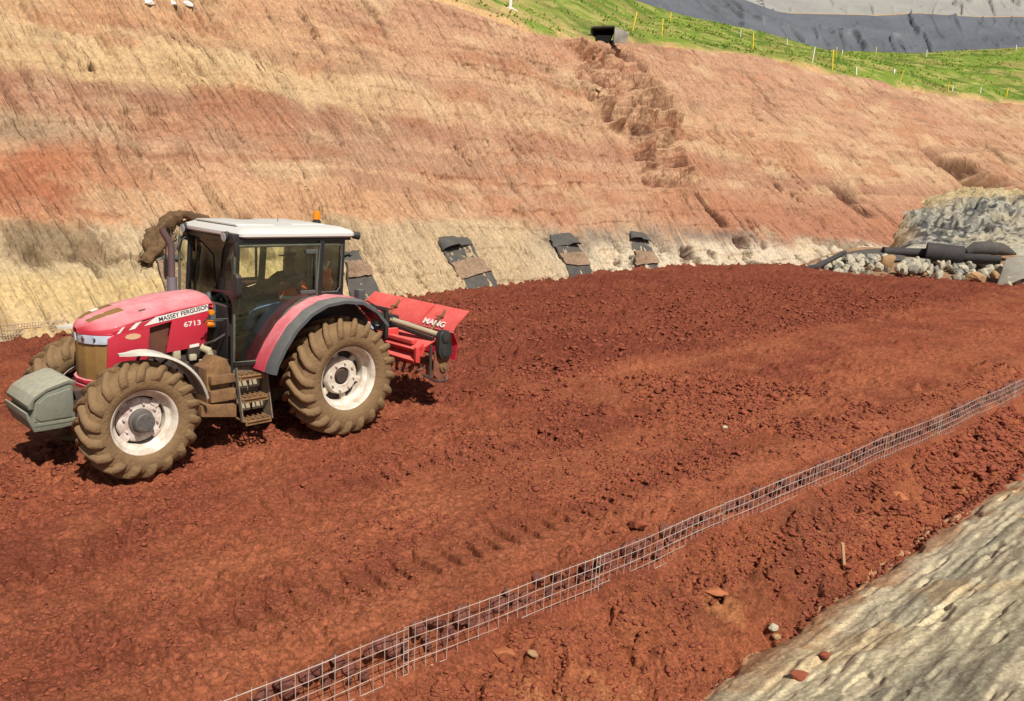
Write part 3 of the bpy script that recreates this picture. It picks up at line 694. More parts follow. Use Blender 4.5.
def glass(name, tint, clear=.80, dirt=.10):
    m, nt, b = NM(name); L = nt.links.new; nt.nodes.remove(b)
    out = nt.nodes['Material Output']
    tr = _n(nt, 'ShaderNodeBsdfTransparent'); tr.inputs[0].default_value = (*tint, 1)
    gl = _n(nt, 'ShaderNodeBsdfGlossy'); gl.inputs['Roughness'].default_value = .03; gl.inputs[0].default_value = (.9, .9, .9, 1)
    fr = _n(nt, 'ShaderNodeFresnel'); fr.inputs[0].default_value = 1.5
    mx = _n(nt, 'ShaderNodeMixShader'); L(fr.outputs[0], mx.inputs[0]); L(tr.outputs[0], mx.inputs[1]); L(gl.outputs[0], mx.inputs[2])
    df = _n(nt, 'ShaderNodeBsdfDiffuse'); df.inputs[0].default_value = (*srgb(150, 138, 104), 1)
    tc = _n(nt, 'ShaderNodeTexCoord'); nz = _n(nt, 'ShaderNodeTexNoise', Scale=6.0, Detail=5.0); L(tc.outputs['Object'], nz.inputs['Vector'])
    mr = _n(nt, 'ShaderNodeMapRange'); L(nz.outputs[0], mr.inputs[0]); mr.inputs[1].default_value = .4; mr.inputs[2].default_value = .8; mr.inputs[3].default_value = dirt*.4; mr.inputs[4].default_value = dirt*2
    m2 = _n(nt, 'ShaderNodeMixShader'); L(mr.outputs[0], m2.inputs[0]); L(mx.outputs[0], m2.inputs[1]); L(df.outputs[0], m2.inputs[2])
    L(m2.outputs[0], out.inputs[0]); return m
M['glass'] = glass('tinted_glass', (.96, .98, .90), dirt=.006)

# ------------------------------------------------------------------ tractor
TX, TY, TH = -3.013, 11.244, R(227.9)
tr = empty('tractor', (TX, TY, 0), TH)
tag(tr, 'red tractor with white cab roof and muddy lugged tyres standing on the red earth', 'tractor')

def wheel(x, side, rad, W, rimr, nl, yc, front):
    """side +1 left, -1 right; yc = distance of the tyre's middle plane from the centre line"""
    c = (x, side*yc, rad)
    wh = MB()
    ht = .055 if front else .062
    Rc = rad-ht
    half = [(.40, rimr+.005), (.47, rimr+.03), (.52, rimr+.35*(Rc-rimr)), (.51, rimr+.62*(Rc-rimr)), (.465, Rc-.045), (.40, Rc-.018), (.2, Rc-.004), (0, Rc)]
    prof = [(a*W, r) for a, r in half]+[(-a*W, r) for a, r in half[-2::-1]]
    wh.lathe(prof, c, 72)
    # tread bars, curved back from the middle and wrapped over the shoulder
    path = [(-.03, Rc), (.14, Rc), (.30, Rc-.010), (.42, Rc-.022), (.485, Rc-.075), (.515, rimr+.62*(Rc-rimr)), (.525, rimr+.50*(Rc-rimr))]
    lift = [ht, ht, ht, ht*1.0, ht*.9, .030, .0]
    sweep = [0, .06, .15, .23, .27, .295, .30]; wid = [.036, .036, .040, .046, .050, .050, .042]
    for sd in (1, -1):
        for k in range(nl):
            ph0 = 2*math.pi*(k+(.5 if sd < 0 else 0))/nl
            rows = []
            for (yy, rr_), lf, sw, wd in zip(path, lift, sweep, wid):
                ph = ph0-sw*side*0-sw*(1)*1.0
                nrm_y = 0 if yy < .4 else (.55 if yy < .49 else .95)
                top_r = rr_+lf*(1 if nrm_y < .3 else (.75 if nrm_y < .9 else .1)); top_y = yy*W+lf*nrm_y
                ring = []
                for (dy_, dr, kw) in ((0, -.012, 1.7), (.55, 0, 1.2), (.93, 0, .75), (1, 0, 0), (.93, 0, -.6), (.6, 0, -.95), (0, -.012, -1.25)):
                    r_ = rr_+dr+(top_r-rr_)*dy_; y_ = yy*W+(top_y-yy*W)*dy_
                    p = ph+kw*wd/rad
                    ring.append(wh.b.verts.new((c[0]+math.cos(p)*r_, c[1]+sd*y_, c[2]+math.sin(p)*r_)))
                rows.append(ring)
            for q, w_ in zip(rows[:-1], rows[1:]):
                for i in range(6): wh.b.faces.new((q[i], q[i+1], w_[i+1], w_[i]))
            wh.b.faces.new(rows[0])
    ob = wh.build('wheel', M['tyre'], tr, smooth=62)
    s = side
    rm = MB()
    # flange, barrel, well
    rm.lathe([(s*.40*W, rimr+.028), (s*.43*W, rimr+.030), (s*.435*W, rimr+.012), (s*.41*W, rimr-.006), (s*.34*W, rimr-.020), (s*.20*W, rimr-.028), (s*.12*W, rimr-.075), (-s*.1*W, rimr-.075), (-s*.2*W, rimr-.03), (-s*.42*W, rimr-.006), (-s*.43*W, rimr+.03)], c, 56)
    rm.build('rim', M['rim'], ob)
    d = MB()
    if front:
        d.lathe([(s*.02*W, rimr*.72), (s*.07*W, rimr*.68), (s*.11*W, rimr*.36), (s*.11*W, .02)], c, 40)
        for k in range(4):
            an = math.pi*(.25+.5*k); p = (c[0]+math.cos(an)*(rimr-.10), c[1]+s*.07*W, c[2]+math.sin(an)*(rimr-.10))
            d.box((p[0]-.055, p[1]-.02, p[2]-.055), (p[0]+.055, p[1]+.02, p[2]+.055), .02, rot=(0, -an, 0))
        for k in range(8):
            an = math.pi*k/4+.2; d.lathe([(s*.09*W+s*.03, .0), (s*.09*W+s*.03, .014), (s*.05*W, .014)], (c[0]+math.cos(an)*rimr*.53, c[1], c[2]+math.sin(an)*rimr*.53), 6)
        d.build('wheel_disc', M['rimdark'], ob)
        k_ = MB(); k_.lathe([(-s*.12*W, rimr-.076), (-s*.14*W, .0)], c, 40); k_.build('wheel_shade_plate', M['iron'], ob)  # dark plate put in for the shaded gap round the disc
        h = MB(); h.lathe([(s*.05*W, .135), (s*(.05*W+.06), .135), (s*(.05*W+.07), .115), (s*(.05*W+.155), .108), (s*(.05*W+.165), .095), (s*(.05*W+.165), .0)], c, 28)
        for k in range(6): an = math.pi*k/3; h.lathe([(s*(.05*W+.172), .0), (s*(.05*W+.172), .010), (s*(.05*W+.16), .010)], (c[0]+math.cos(an)*.07, c[1], c[2]+math.sin(an)*.07), 6)
        h.build('hub', M['hub'], ob)
    else:
        d.lathe([(-s*.02*W, rimr*.61), (s*.10*W, rimr*.59), (s*.14*W, rimr*.55), (s*.14*W, rimr*.30), (s*.10*W, rimr*.28)], c, 44)
        for k in range(8):
            an = math.pi*k/4+.2; d.lathe([(s*(.14*W+.03), .0), (s*(.14*W+.03), .016), (s*.12*W, .016)], (c[0]+math.cos(an)*rimr*.44, c[1], c[2]+math.sin(an)*rimr*.44), 6)
        for k in range(6):
            an = math.pi*k/3+.3; p = (c[0]+math.cos(an)*(rimr-.10), c[1]+s*.02*W, c[2]+math.sin(an)*(rimr-.10))
            d.box((p[0]-.07, p[1]-.05, p[2]-.04), (p[0]+.07, p[1]+.0, p[2]+.04), .01, rot=(0, -an, 0))
        d.build('wheel_disc', M['rim'], ob)
        k_ = MB(); k_.lathe([(-s*.10*W, rimr-.076), (-s*.12*W, .0)], c, 40); k_.build('wheel_shade_plate', M['iron'], ob)  # dark plate again stands in for shade between disc and barrel
        h = MB(); h.lathe([(s*.04*W, rimr*.30), (s*.09*W, rimr*.29), (s*.09*W, .10), (s*(.09*W+.03), .09), (s*(.09*W+.03), 0)], c, 28); h.build('hub', M['iron'], ob)
    return ob
for sd in (1, -1):
    wheel(0, sd, .806, .54, .42, 20, .93, False)
    wheel(2.68, sd, .668, .40, .355, 18, .93 if sd > 0 else .72, True)

# chassis, engine, axles
m = MB()
m.box((1.15, -.22, .62), (2.75, .22, 1.22), .03).box((.2, -.26, .55), (1.25, .26, 1.15), .05).box((-.45, -.28, .62), (.3, .28, 1.2), .06)
m.box((2.2, -.26, .60), (2.95, .26, .95), .03)
m.tube([(0, -.78, .806), (0, .78, .806)], [.15, .15], 14).lathe([(-.35, .0), (-.35, .26), (.35, .26), (.35, 0)], (0, 0, .806), 20)
m.tube([(2.68, -.72, .66), (2.68, -.3, .62), (2.68, .3, .62), (2.68, .72, .66)], [.075, .10, .10, .075], 10)
for sd in (1, -1):
    m.lathe([(sd*.66, .0), (sd*.66, .13), (sd*.80, .15), (sd*.86, .12)], (2.68, 0, .668), 18)
    m.tube([(2.56, sd*.66, .62), (2.50, sd*.3, .58)], .025, 8)
m.build('chassis', M['iron'], tr)
m = MB()                                   # engine and hoses below the bonnet
rng = random.Random(5)
m.box((1.2, .20, .95), (1.95, .34, 1.20), .02).lathe([(.0, .06), (.22, .06)], (2.05, .12, 1.05), 14).box((1.62, .24, 1.15), (1.84, .40, 1.42), .02)
for k in range(14):
    x = 1.25+rng.random()*1.2; z = .95+rng.random()*.32; y = .27+rng.random()*.08
    m.tube([(x, y, z), (x+rng.uniform(-.1, .1), y+.05, z+rng.uniform(-.08, .08)), (x+rng.uniform(-.25, .25), y, z+rng.uniform(-.15, .15))], .014+.012*rng.random(), 8)
for k in range(10):
    x = 1.3+rng.random()*1.1; z = .92+rng.random()*.3; q = .03+.03*rng.random(); m.box((x-q, .30, z-q), (x+q, .36+.03*rng.random(), z+q), .008, rot=(0, rng.random(), 0))
m.build('engine', M['iron'], tr)
m = MB()
m.box((1.93, .33, 1.16), (2.02, .40, 1.28), .01).box((1.74, .36, 1.13), (1.83, .43, 1.21), .02).tube([(1.60, .52, 1.14), (1.64, .52, 1.26), (1.70, .46, 1.30)], .045, 10).box((1.66, .42, 1.02), (1.72, .50, 1.14), .01)
m.build('filter_housing', M['silver'], tr)

# bonnet
def bon_sec(x):
    zt = np.interp(x, [1.5, 2.0, 2.5, 2.7, 2.82, 2.90, 2.95, 2.975], [1.925, 1.895, 1.80, 1.745, 1.70, 1.66, 1.625, 1.59])
    zs = np.interp(x, [1.5, 2.0, 2.5, 2.7, 2.82, 2.90, 2.95, 2.975], [1.845, 1.785, 1.68, 1.625, 1.60, 1.585, 1.57, 1.56])
    wd = np.interp(x, [1.5, 2.6, 2.7, 2.80, 2.88, 2.94, 2.975], [.40, .40, .385, .34, .27, .18, .06])
    zb = np.interp(x, [1.5, 2.5, 2.70, 3], [zs-.025, zs-.03, 1.53, 1.53])
    return zt, zs, wd, min(zb, zs-.01)
m = MB(); rows = []
for x in (1.50, 1.53, 1.65, 1.85, 2.05, 2.25, 2.45, 2.6, 2.7, 2.76, 2.82, 2.88, 2.92, 2.95, 2.975):
    zt, zs, wd, zb = bon_sec(x)
    if x == 1.50: zt -= .03; zs -= .02; wd -= .02
    rows.append([(x, wd, zb), (x, wd, zs-.02), (x, wd-.015, zs), (x, wd*.80, zs+(zt-zs)*.55), (x, wd*.66, zt-.012), (x, wd*.3, zt), (x, 0, zt+.004), (x, -wd*.3, zt), (x, -wd*.66, zt-.012), (x, -wd*.80, zs+(zt-zs)*.55), (x, -wd+.015, zs), (x, -wd, zs-.02), (x, -wd, zb)])
m.sheet(rows, .015)
m.build('bonnet', M['red_paint'], tr, smooth=50)
for sd in (1, -1):
    y0, y1 = (.375, .402) if sd > 0 else (-.402, -.375)
    p = MB()
    p.prism([(1.56, 1.80), (2.03, 1.745), (2.03, 1.62), (2.11, 1.26), (1.60, 1.30)], 'y', y0, y1, .006)      # rear side panel
    p.prism([(2.03, 1.74), (2.70, 1.58), (2.70, 1.535), (2.32, 1.58), (2.03, 1.64)], 'y', y0, y1)
    p.prism([(2.29, 1.585), (2.70, 1.535), (2.765, 1.50), (2.80, 1.0), (2.62, .98), (2.50, 1.10), (2.33, 1.22)], 'y', y0, y1, .006)
    sp = p.build('side_panel', M['red_paint'], tr)
    q = MB(); q.prism([(2.02, 1.64), (2.31, 1.59), (2.34, 1.20), (2.10, 1.24)], 'y', sd*.33-.01, sd*.33+.01); q.build('side_grille', M['grille'] if 0 else plain('brown_screen', srgb(92, 50, 36), rough=.8, dirt=srgb(120, 84, 58)), sp)
    yy = sd*.4045
    def dec(poly, mat, nm):
        d_ = MB(); d_.prism(poly, 'y', yy-.0015, yy+.0015); return d_.build(nm, mat, sp, smooth=0)
    dec([(1.565, 1.835-.02), (2.22, 1.708), (2.36, 1.612), (1.575, 1.732)], M['sticker'], 'stripe')
    dec([(2.385, 1.672), (2.455, 1.655), (2.535, 1.578), (2.465, 1.590)], M['sticker'], 'stripe')
    dec([(2.575, 1.626), (2.61, 1.616), (2.67, 1.545), (2.635, 1.552)], M['sticker'], 'stripe')
    dec([(1.70, 1.300), (1.82, 1.288), (1.82, 1.325), (1.70, 1.337)], M['sticker'], 'stripe')
    el = [(2.49+.088*math.cos(t), 1.500+.034*math.sin(t)) for t in np.linspace(0, 2*math.pi, 22, endpoint=False)]
    dec(el, M['badge'], 'badge')
    nx = Vector((-1, 0, .183)) if sd > 0 else Vector((1, 0, -.183))
    ox = (2.185, sd*.4062, 1.648) if sd > 0 else (1.60, sd*.4062, 1.752)
    lettering('MASSEY FERGUSON', .074, M['ink'], sp, ox, nx, (nx.z*-0, 0, 1), sx=.98, off=.0012)
    nx2 = Vector((-1, 0, .06)) if sd > 0 else Vector((1, 0, -.06))
    lettering('6713', .085, M['sticker'], sp, (1.885, sd*.4035, 1.555) if sd > 0 else (1.64, sd*.4035, 1.56), nx2, (0, 0, 1), sx=1.3, off=.0012)
    h = MB(); plan = [(2.72, sd*.385), (2.80, sd*.35), (2.88, sd*.28), (2.94, sd*.18), (2.965, sd*.04), (2.90, sd*.04), (2.80, sd*.16), (2.70, sd*.30)]
    h.prism(plan, 'z', 1.425, 1.525, .006); hl = h.build('headlight', M['lens'], tr)
    for (hx, hy) in ((2.84, .27), (2.91, .15)): h = MB(); h.lathe([(0, .03), (.02, .033), (.02, 0)], (hx+.025, sd*hy, 1.475), 14, axis='x'); h.build('lamp_bowl', M['mirror'], hl)
m = MB(); plan = [(2.60, -.37), (2.74, -.365), (2.86, -.27), (2.93, -.15), (2.955, 0), (2.93, .15), (2.86, .27), (2.74, .365), (2.60, .37)]
m.prism(plan, 'z', 1.0, 1.424, .01); gr = m.build('front_grille', M['grille'], tr)
m = MB()
for k in range(0): m.prism([(a*1.0+.004, b*1.01) for a, b in plan], 'z', 1.09+k*.11, 1.096+k*.11)
m.b.free()
m = MB(); m.prism([(a+.03 if a > 2.7 else a, b*1.06) for a, b in plan], 'z', .955, 1.0, .008); m.build('grille_surround', M['red_paint'], tr); m = MB(); m.prism([(a+.0 if a > 2.7 else a, b*1.04) for a, b in plan], 'z', 1.526, 1.545, .005); m.build('grille_surround', M['red_paint'], tr); m = MB()
m.prism([(a+.035 if a > 2.7 else a, b*1.0) for a, b in plan], 'z', .90, .935, .008)
m.build('grille_surround', M['red_paint'], tr)
for sd in (1, -1):
    m = MB()
    r0 = [(2.56, sd*.10, bon_sec(2.56)[0]-.010), (2.92, sd*.08, bon_sec(2.92)[0]-.002)]
    m.sheet([[(x, sd*f*bon_sec(x)[2], bon_sec(x)[0]+.003-.010*(f > .5)) for f in (.22, .42, .60)] for x in (2.52, 2.65, 2.78, 2.88)], .004)
    m.build('bonnet_vent', M['grille'], tr)
m = MB(); m.sheet([[(x, .31*1.0, bon_sec(x)[0]-.035), (x, .345, bon_sec(x)[1]+.024)] for x in (2.30, 2.38)], .004); m.build('bonnet_latch', M['iron'], tr)
m = MB(); m.sheet([[(x, -.20, bon_sec(x)[0]+.004), (x, -.12, bon_sec(x)[0]+.006)] for x in (2.66, 2.74)], .004); m.build('emblem_plate', M['sticker'], tr)

# ballast weight on the nose
m = MB(); m.prism([(3.15, .60), (3.15, 1.00), (3.19, 1.035), (3.44, .965), (3.54, .87), (3.58, .70), (3.58, .62), (3.50, .56), (3.3, .56)], 'y', -.355, .37, .02)
wt = m.build('front_ballast', M['weight'], tr)
m = MB(); m.prism([(3.12, 1.02), (3.14, 1.065), (3.20, 1.08), (3.42, 1.015), (3.55, .94), (3.62, .85), (3.61, .80), (3.56, .80), (3.55, .89), (3.42, .975), (3.20, 1.035)], 'y', -.34, .38, .012); m.build('ballast_cover', M['weight'], wt)
m = MB(); m.prism([(3.14, .56), (3.14, .64), (3.53, .64), (3.60, .72), (3.62, .77), (3.64, .77), (3.63, .69), (3.57, .545), (3.3, .545)], 'y', -.34, .385, .01); m.build('ballast_tray', M['weight'], wt)
m = MB(); m.box((2.85, -.20, .66), (3.20, .20, .90), .02).tube([(3.0, -.3, .8), (3.0, .3, .8)], .03, 10); m.build('ballast_bracket', M['iron'], tr)
m = MB()
for sd in (1,):
    m.prism([(3.18, .66), (3.18, .98), (3.42, .93), (3.51, .86), (3.55, .70), (3.48, .63)], 'y', .368, .384, .01)
m.build('ballast_side_plate', M['weight'], wt)
for zz_ in (.60, .655): m = MB(); m.box((3.16, .385, zz_), (3.56, .388, zz_+.006)); m.build('ballast_seam', M['iron'], wt, smooth=0)

# front and rear fenders
for sd in (1, -1):
    m = MB(); rows = []
    for k in range(15):
        an = R(76+k*6.6); r_ = .775+.02*(k == 0); wd = np.interp(k, [0, 2, 4, 14], [.02, .10, .17, .17])
        rows.append([(2.68+math.cos(an)*(r_+dz), sd*yy, .668+math.sin(an)*(r_+dz)) for yy, dz in ((.93-wd, -.03), (.93-wd*.85, 0), (.93+wd*.85, 0), (.93+wd, -.03))])
    m.sheet(rows, .010)
    ff = m.build('front_fender', M['fend'], tr)
    b_ = MB(); b_.tube([(2.58, sd*.60, .85), (2.60, sd*.66, 1.2), (2.56, sd*.80, 1.42)], .018, 8).tube([(2.50, sd*.60, .82), (2.35, sd*.66, 1.15), (2.28, sd*.80, 1.28)], .018, 8); b_.build('fender_bracket', M['iron'], ff)
arc = [(1.17, 1.02), (1.13, 1.14), (1.02, 1.34), (.85, 1.57), (.62, 1.76), (.38, 1.865), (.10, 1.895), (-.20, 1.86), (-.45, 1.72), (-.66, 1.50)]
for sd in (1, -1):
    m = MB(); rows = []
    for x, z in arc:
        d = Vector((x, z-.806)).normalized()
        rows.append([(x-d.x*.16, sd*.70, z-d.y*.16), (x, sd*.72, z), (x, sd*.99, z), (x-d.x*.012, sd*1.0, z-d.y*.012)])
    m.sheet([r_[1:] for r_ in rows], .012); fo = m.build('rear_fender', M['red_paint'], tr)
    m = MB(); rows = []
    for x, z in arc:
        d = Vector((x, z-.806)).normalized()
        rows.append([(x-d.x*.004, sd*1.002, z-d.y*.004), (x-d.x*.006, sd*1.14, z-d.y*.006), (x-d.x*.03, sd*1.185, z-d.y*.03), (x-d.x*.07, sd*1.19, z-d.y*.07)])
    m.sheet(rows, .012); m.build('fender_extension', M['rubber'], fo)
    m = MB(); m.prism([(x-.0, z-.03) for x, z in arc]+[(-.6, 1.2), (-.2, 1.05), (.5, 1.02), (.9, .98)], 'y', sd*.66, sd*.69); m.build('fender_inner', M['black'], fo)

# cab
m = MB()
m.prism([(1.46, 1.05), (.95, 1.05), (.5, 1.1), (-.15, 1.4), (-.15, 1.5), (.5, 1.2), (1.46, 1.14)], 'y', -.66, .66, .0)
m.box((1.36, -.62, 1.05), (1.44, .62, 1.80), .02)
m.build('cab_floor', M['black'], tr)
m = MB()
for sd in (1, -.9):
    m.strut((1.43-(sd < 0)*.06, sd*.72, 1.08), (1.34-(sd < 0)*.08, sd*.71, 2.63), .055, .06, .01)                      # front
    m.strut((-.16, sd*.72, 1.86), (-.20, sd*.70, 2.62), .05, .05, .01)                        # rear corner
    m.strut((.21, sd*.745, 1.86), (.16, sd*.735, 2.60), .05, .07, .01)                        # behind the door
    m.strut((1.34-(sd < 0)*.06, sd*.71, 2.60), (-.22, sd*.70, 2.60), .06, .07, .01)
    m.strut((.30, sd*.73, 1.885), (-.18, sd*.72, 1.885), .05, .05, .01)
    m.strut((1.43, sd*.73, 1.10), (1.10, sd*.75, 1.08), .05, .06, .01)
m.strut((1.27, -.64, 2.60), (1.33, .71, 2.60), .06, .06, .01); m.strut((-.20, -.70, 2.60), (-.20, .70, 2.60), .06, .06, .01); m.strut((-.16, -.72, 1.88), (-.16, .72, 1.88), .06, .05, .01)
m.build('cab_frame', M['frame'], tr)
def door(sd):
    out = [(1.40, 2.55), (1.435, 1.13), (1.10, 1.11), (1.00, 1.28), (.86, 1.52), (.68, 1.72), (.48, 1.84), (.25, 1.89), (.20, 2.55)]
    y = .755
    m = MB(); pts = [(x, sd*y, z) for x, z in out]; m.tube(pts+[pts[0]], .018, 8)
    d = m.build('cab_door', plain('green_grey_door_edge', srgb(60, 70, 58), rough=.5, dirt=srgb(120, 112, 84), dirt_amt=.6), tr)
    g = MB(); g.prism(out, 'y', sd*(y-.003), sd*(y+.003)); g.build('window_pane', M['glass'], d, smooth=0)
    h = MB(); h.box((.26, sd*(y+.01)-.015, 1.92), (.50, sd*(y+.01)+.02, 1.96), .006).box((.24, sd*(y+.01)-.015, 2.44), (.42, sd*(y+.01)+.02, 2.49), .006); h.tube([(.27, sd*(y+.03), 1.95), (.27, sd*(y+.03), 2.46)], .014, 8); h.tube([(.33, sd*(y-.06), 1.95), (.33, sd*(y-.06), 2.40)], .012, 8); h.build('handle', M['rubber'], d)
door(1); door(-.9)
for sd in (1, -.9):
    g = MB(); g.prism([(.17, 2.57), (.19, 1.91), (-.12, 1.91), (-.165, 2.57)], 'y', sd*.712-.003, sd*.712+.003); g.build('window_pane', M['glass'], tr, smooth=0)
    g = MB(); q = [(.165, 2.54), (.175, 1.925), (-.09, 1.915), (-.135, 1.97), (-.165, 2.54)]; g.tube([(x, sd*.735, z) for x, z in q+[q[0]]], .011, 6); g.build('window_frame', M['rubber'], tr)
g = MB(); g.sheet([[(1.365, -.62, 1.16), (1.425, .68, 1.16)], [(1.27, -.61, 2.57), (1.35, .67, 2.57)]], .006); g.build('windscreen', M['glass'], tr, smooth=0)
g = MB(); g.sheet([[(-.17, -.68, 1.90), (-.17, .68, 1.90)], [(-.205, -.67, 2.57), (-.205, .67, 2.57)]], .006); g.build('rear_window', M['glass'], tr, smooth=0)
# roof
def roof_ring(x0, x1, w0, z, r=.10):
    p = []
    for cx, cy, a0 in ((x1-r, w0-r, 0), (x0+r, w0-r, 90), (x0+r, -w0+r, 180), (x1-r, -w0+r, 270)):
        for k in range(5):
            an = R(a0+k*22.5); p.append((cx+math.cos(an)*r, cy+math.sin(an)*r, z))
    return p
m = MB(); rings = [roof_ring(-.34, 1.32, .77, 2.645), roof_ring(-.36, 1.35, .80, 2.665), roof_ring(-.36, 1.35, .80, 2.70), roof_ring(-.33, 1.31, .775, 2.735), roof_ring(-.22, 1.22, .68, 2.775), roof_ring(-.10, 1.15, .45, 2.79), roof_ring(.1, .9, .2, 2.795, .05)]
vr = [[m.b.verts.new((p[0], p[1]*(1 if p[1] > 0 else .93), p[2])) for p in r_] for r_ in rings]
for a_, b_ in zip(vr[:-1], vr[1:]):
    for k in range(20): m.b.faces.new((a_[k], a_[(k+1) % 20], b_[(k+1) % 20], b_[k]))
m.b.faces.new(vr[0][::-1]); m.b.faces.new(vr[-1])
rf = m.build('roof', M['roof_white'], tr, smooth=30)
m = MB(); m.prism([(1.25, .52), (1.25, -.52), (.75, -.56), (.70, .0), (.75, .56)], 'z', 2.775, 2.797, .008); m.prism([(.45, .5), (.45, -.5), (-.05, -.5), (-.05, .5)], 'z', 2.783, 2.800, .008); m.build('roof_hatch', M['roof_white'], rf)
m = MB(); m.prism([(1.31, -.62), (1.31, .70), (-.33, .70), (-.33, -.62)], 'z', 2.60, 2.644, .0); m.build('roof_underside', M['black'], rf)
m = MB(); m.lathe([(0, .06), (.03, .06), (.03, .045), (.05, .045)], (-.27, -.02, 2.775), 16, axis='z'); bc = m.build('beacon', M['black'], rf)
m = MB(); m.lathe([(.05, .052), (.13, .052), (.16, .046), (.17, .0)], (-.27, -.02, 2.775), 20, axis='z'); m.build('beacon_lens', M['amber'], bc)
m = MB(); m.tube([(.42, .1, 2.79), (.40, .08, 2.89)], .004, 6); m.build('antenna', M['black'], rf)
def worklight(p, d, r_=.055, L_=.10, nm='work_light'):
    p = Vector(p); d = Vector(d).normalized(); m = MB(); m.tube([p-d*L_, p-d*L_*.6, p], [r_*.5, r_, r_*1.05], 14); o = m.build(nm, M['black'], tr)
    g = MB(); g.tube([p, p+d*.006], r_*.92, 14); g.build('lens', M['lens'], o)
worklight((1.48, .64, 2.655), (1, 0, -.15), .06); worklight((1.38, -.62, 2.66), (1, 0, -.1), .06)
worklight((-.43, .74, 2.655), (-1, .1, -.2), .05, .13); worklight((-.43, -.66, 2.655), (-1, 0, -.2), .05, .13)
m = MB(); m.box((1.36, .60, 2.60), (1.45, .80, 2.70), .015).box((1.36, .72, 2.45), (1.42, .80, 2.62), .015); m.build('roof_bracket', M['black'], tr)
m = MB(); m.box((1.26, -.76, 2.50), (1.32, -.63, 2.62), .01); m.build('roof_bracket', M['black'], tr)
for sd in (1, -1):
    m = MB(); m.tube([(1.40, sd*.74, 2.50), (1.50, sd*.86, 2.42), (1.50, sd*.90, 1.98), (1.42, sd*.76, 1.93)], .010, 8); a_ = m.build('mirror_arm', M['black'], tr)
    m = MB(); m.prism([(sd*.80, 1.98), (sd*.84, 1.95), (sd*.94, 1.95), (sd*.97, 2.0), (sd*.97, 2.20), (sd*.93, 2.24), (sd*.84, 2.24), (sd*.80, 2.20)], 'x', 1.42, 1.50, .02); h_ = m.build('mirror', M['black'], tr)
    m = MB(); m.box((1.452, sd*.885-.065, 1.98), (1.458, sd*.885+.065, 2.21)); m.build('mirror_glass', M['mirror'], h_)
# exhaust
m = MB(); m.tube([(1.66, -.37, 1.84), (1.66, -.37, 2.06)], .062, 16); ex_ = m.build('muffler', M['muffler'], tr)
m = MB(); m.tube([(1.66, -.37, 2.05), (1.655, -.37, 2.40), (1.665, -.37, 2.48), (1.71, -.37, 2.56), (1.75, -.37, 2.63), (1.76, -.37, 2.68)], .043, 14, caps=False); m.build('exhaust_pipe', M['exh'], tr)
m = MB(); m.tube([(1.60, -.42, 1.9), (1.56, -.52, 2.35), (1.42, -.60, 2.50), (1.32, -.64, 2.55)], .012, 8).tube([(1.34, -.72, 2.55), (1.38, -.76, 2.36)], .02, 8); m.build('grab_rail', M['black'], tr)
# indicator lamps and handrail beside the bonnet
for ap, ar_ in (([(1.46, .55, 1.62), (1.56, .56, 1.62), (1.62, .56, 1.60)], .012), ([(1.45, .58, 1.45), (1.60, .58, 1.38), (1.68, .5, 1.34)], .016), ([(1.46, .66, 1.66), (1.70, .60, 1.66), (1.73, .58, 1.62)], .010)):
    m = MB(); m.tube(ap, ar_, 8); m.build('lamp_arm', M['black'], tr)
m = MB(); m.lathe([(0, .0), (0.0, .045), (.05, .045), (.075, .03), (.08, 0)], (1.60, .56, 1.60), 16, axis='x'); m.build('turn_signal', M['amber'], tr)
m = MB(); m.box((1.56, .48, 1.70), (1.62, .54, 1.76), .012); m.build('turn_signal', M['amber'], tr)
# steps
def tread_step(z, y0, y1, x0, x1):
    m = MB(); m.tube([(x0, y0, z), (x0, y1, z), (x0+.03, y1+.03, z), (x1-.03, y1+.03, z), (x1, y1, z), (x1, y0, z)], .014, 8)
    for k in range(1, 5): xx = x0+(x1-x0)*k/5; m.box((xx-.007, y0, z-.012), (xx+.007, y1+.02, z+.012))
    for k in range(1, 3): yy = y0+(y1-y0)*k/3; m.box((x0, yy-.006, z-.010), (x1, yy+.006, z+.010))
    m.box((x0, y1+.01, z-.05), (x1, y1+.025, z-.01))
    return m
lad = MB(); lad.strut((1.455, .99, .42), (1.455, .84, 1.08), .05, .014, .0).strut((1.075, .95, .40), (1.075, .80, 1.08), .20, .014, .0)
lad.box((1.08, .70, .55), (1.45, .715, 1.05))
lad = lad.build('step_ladder', plain('dusty_step_rail', srgb(92, 88, 78), rough=.8, dirt=srgb(142, 116, 84), dirt_amt=.9, dscale=7), tr)
for z, y1 in ((.43, 1.02), (.70, .95), (.97, .88)): tread_step(z, y1-.20, y1, 1.09, 1.44).build('tread', M['gold'], lad)
for z, y1 in ((.86, .93), (.59, 1.0)):
    m = MB(); m.box((1.10, y1-.16, z-.07), (1.24, y1-.15, z+.05), .0).box((1.27, y1-.16, z-.07), (1.42, y1-.15, z+.05)); m.build('ladder_plate', M['silver'], lad)
# tank and tool box ahead of the steps
m = MB(); m.prism([(1.50, .62), (1.50, 1.08), (1.56, 1.20), (1.66, 1.22), (1.74, 1.12), (1.82, 1.10), (1.82, .66)], 'y', .48, .82, .02); m.build('fuel_tank', M['gold'], tr)
m = MB(); m.box((1.50, .80, .92), (1.80, .90, 1.02), .008).box((1.49, .82, .70), (1.81, .90, .84), .008).prism([(1.50, .48), (1.50, .64), (1.95, .70), (1.95, .56)], 'y', .60, .93, .01)
m.build('tool_box', M['gold'], tr)
m = MB(); m.tube([(1.52, .84, .62), (1.48, .80, 1.25), (1.46, .76, 1.6)], .018, 8).tube([(1.90, .66, .78), (1.84, .62, 1.10)], .02, 8); m.build('handrail', M['frame'], tr)
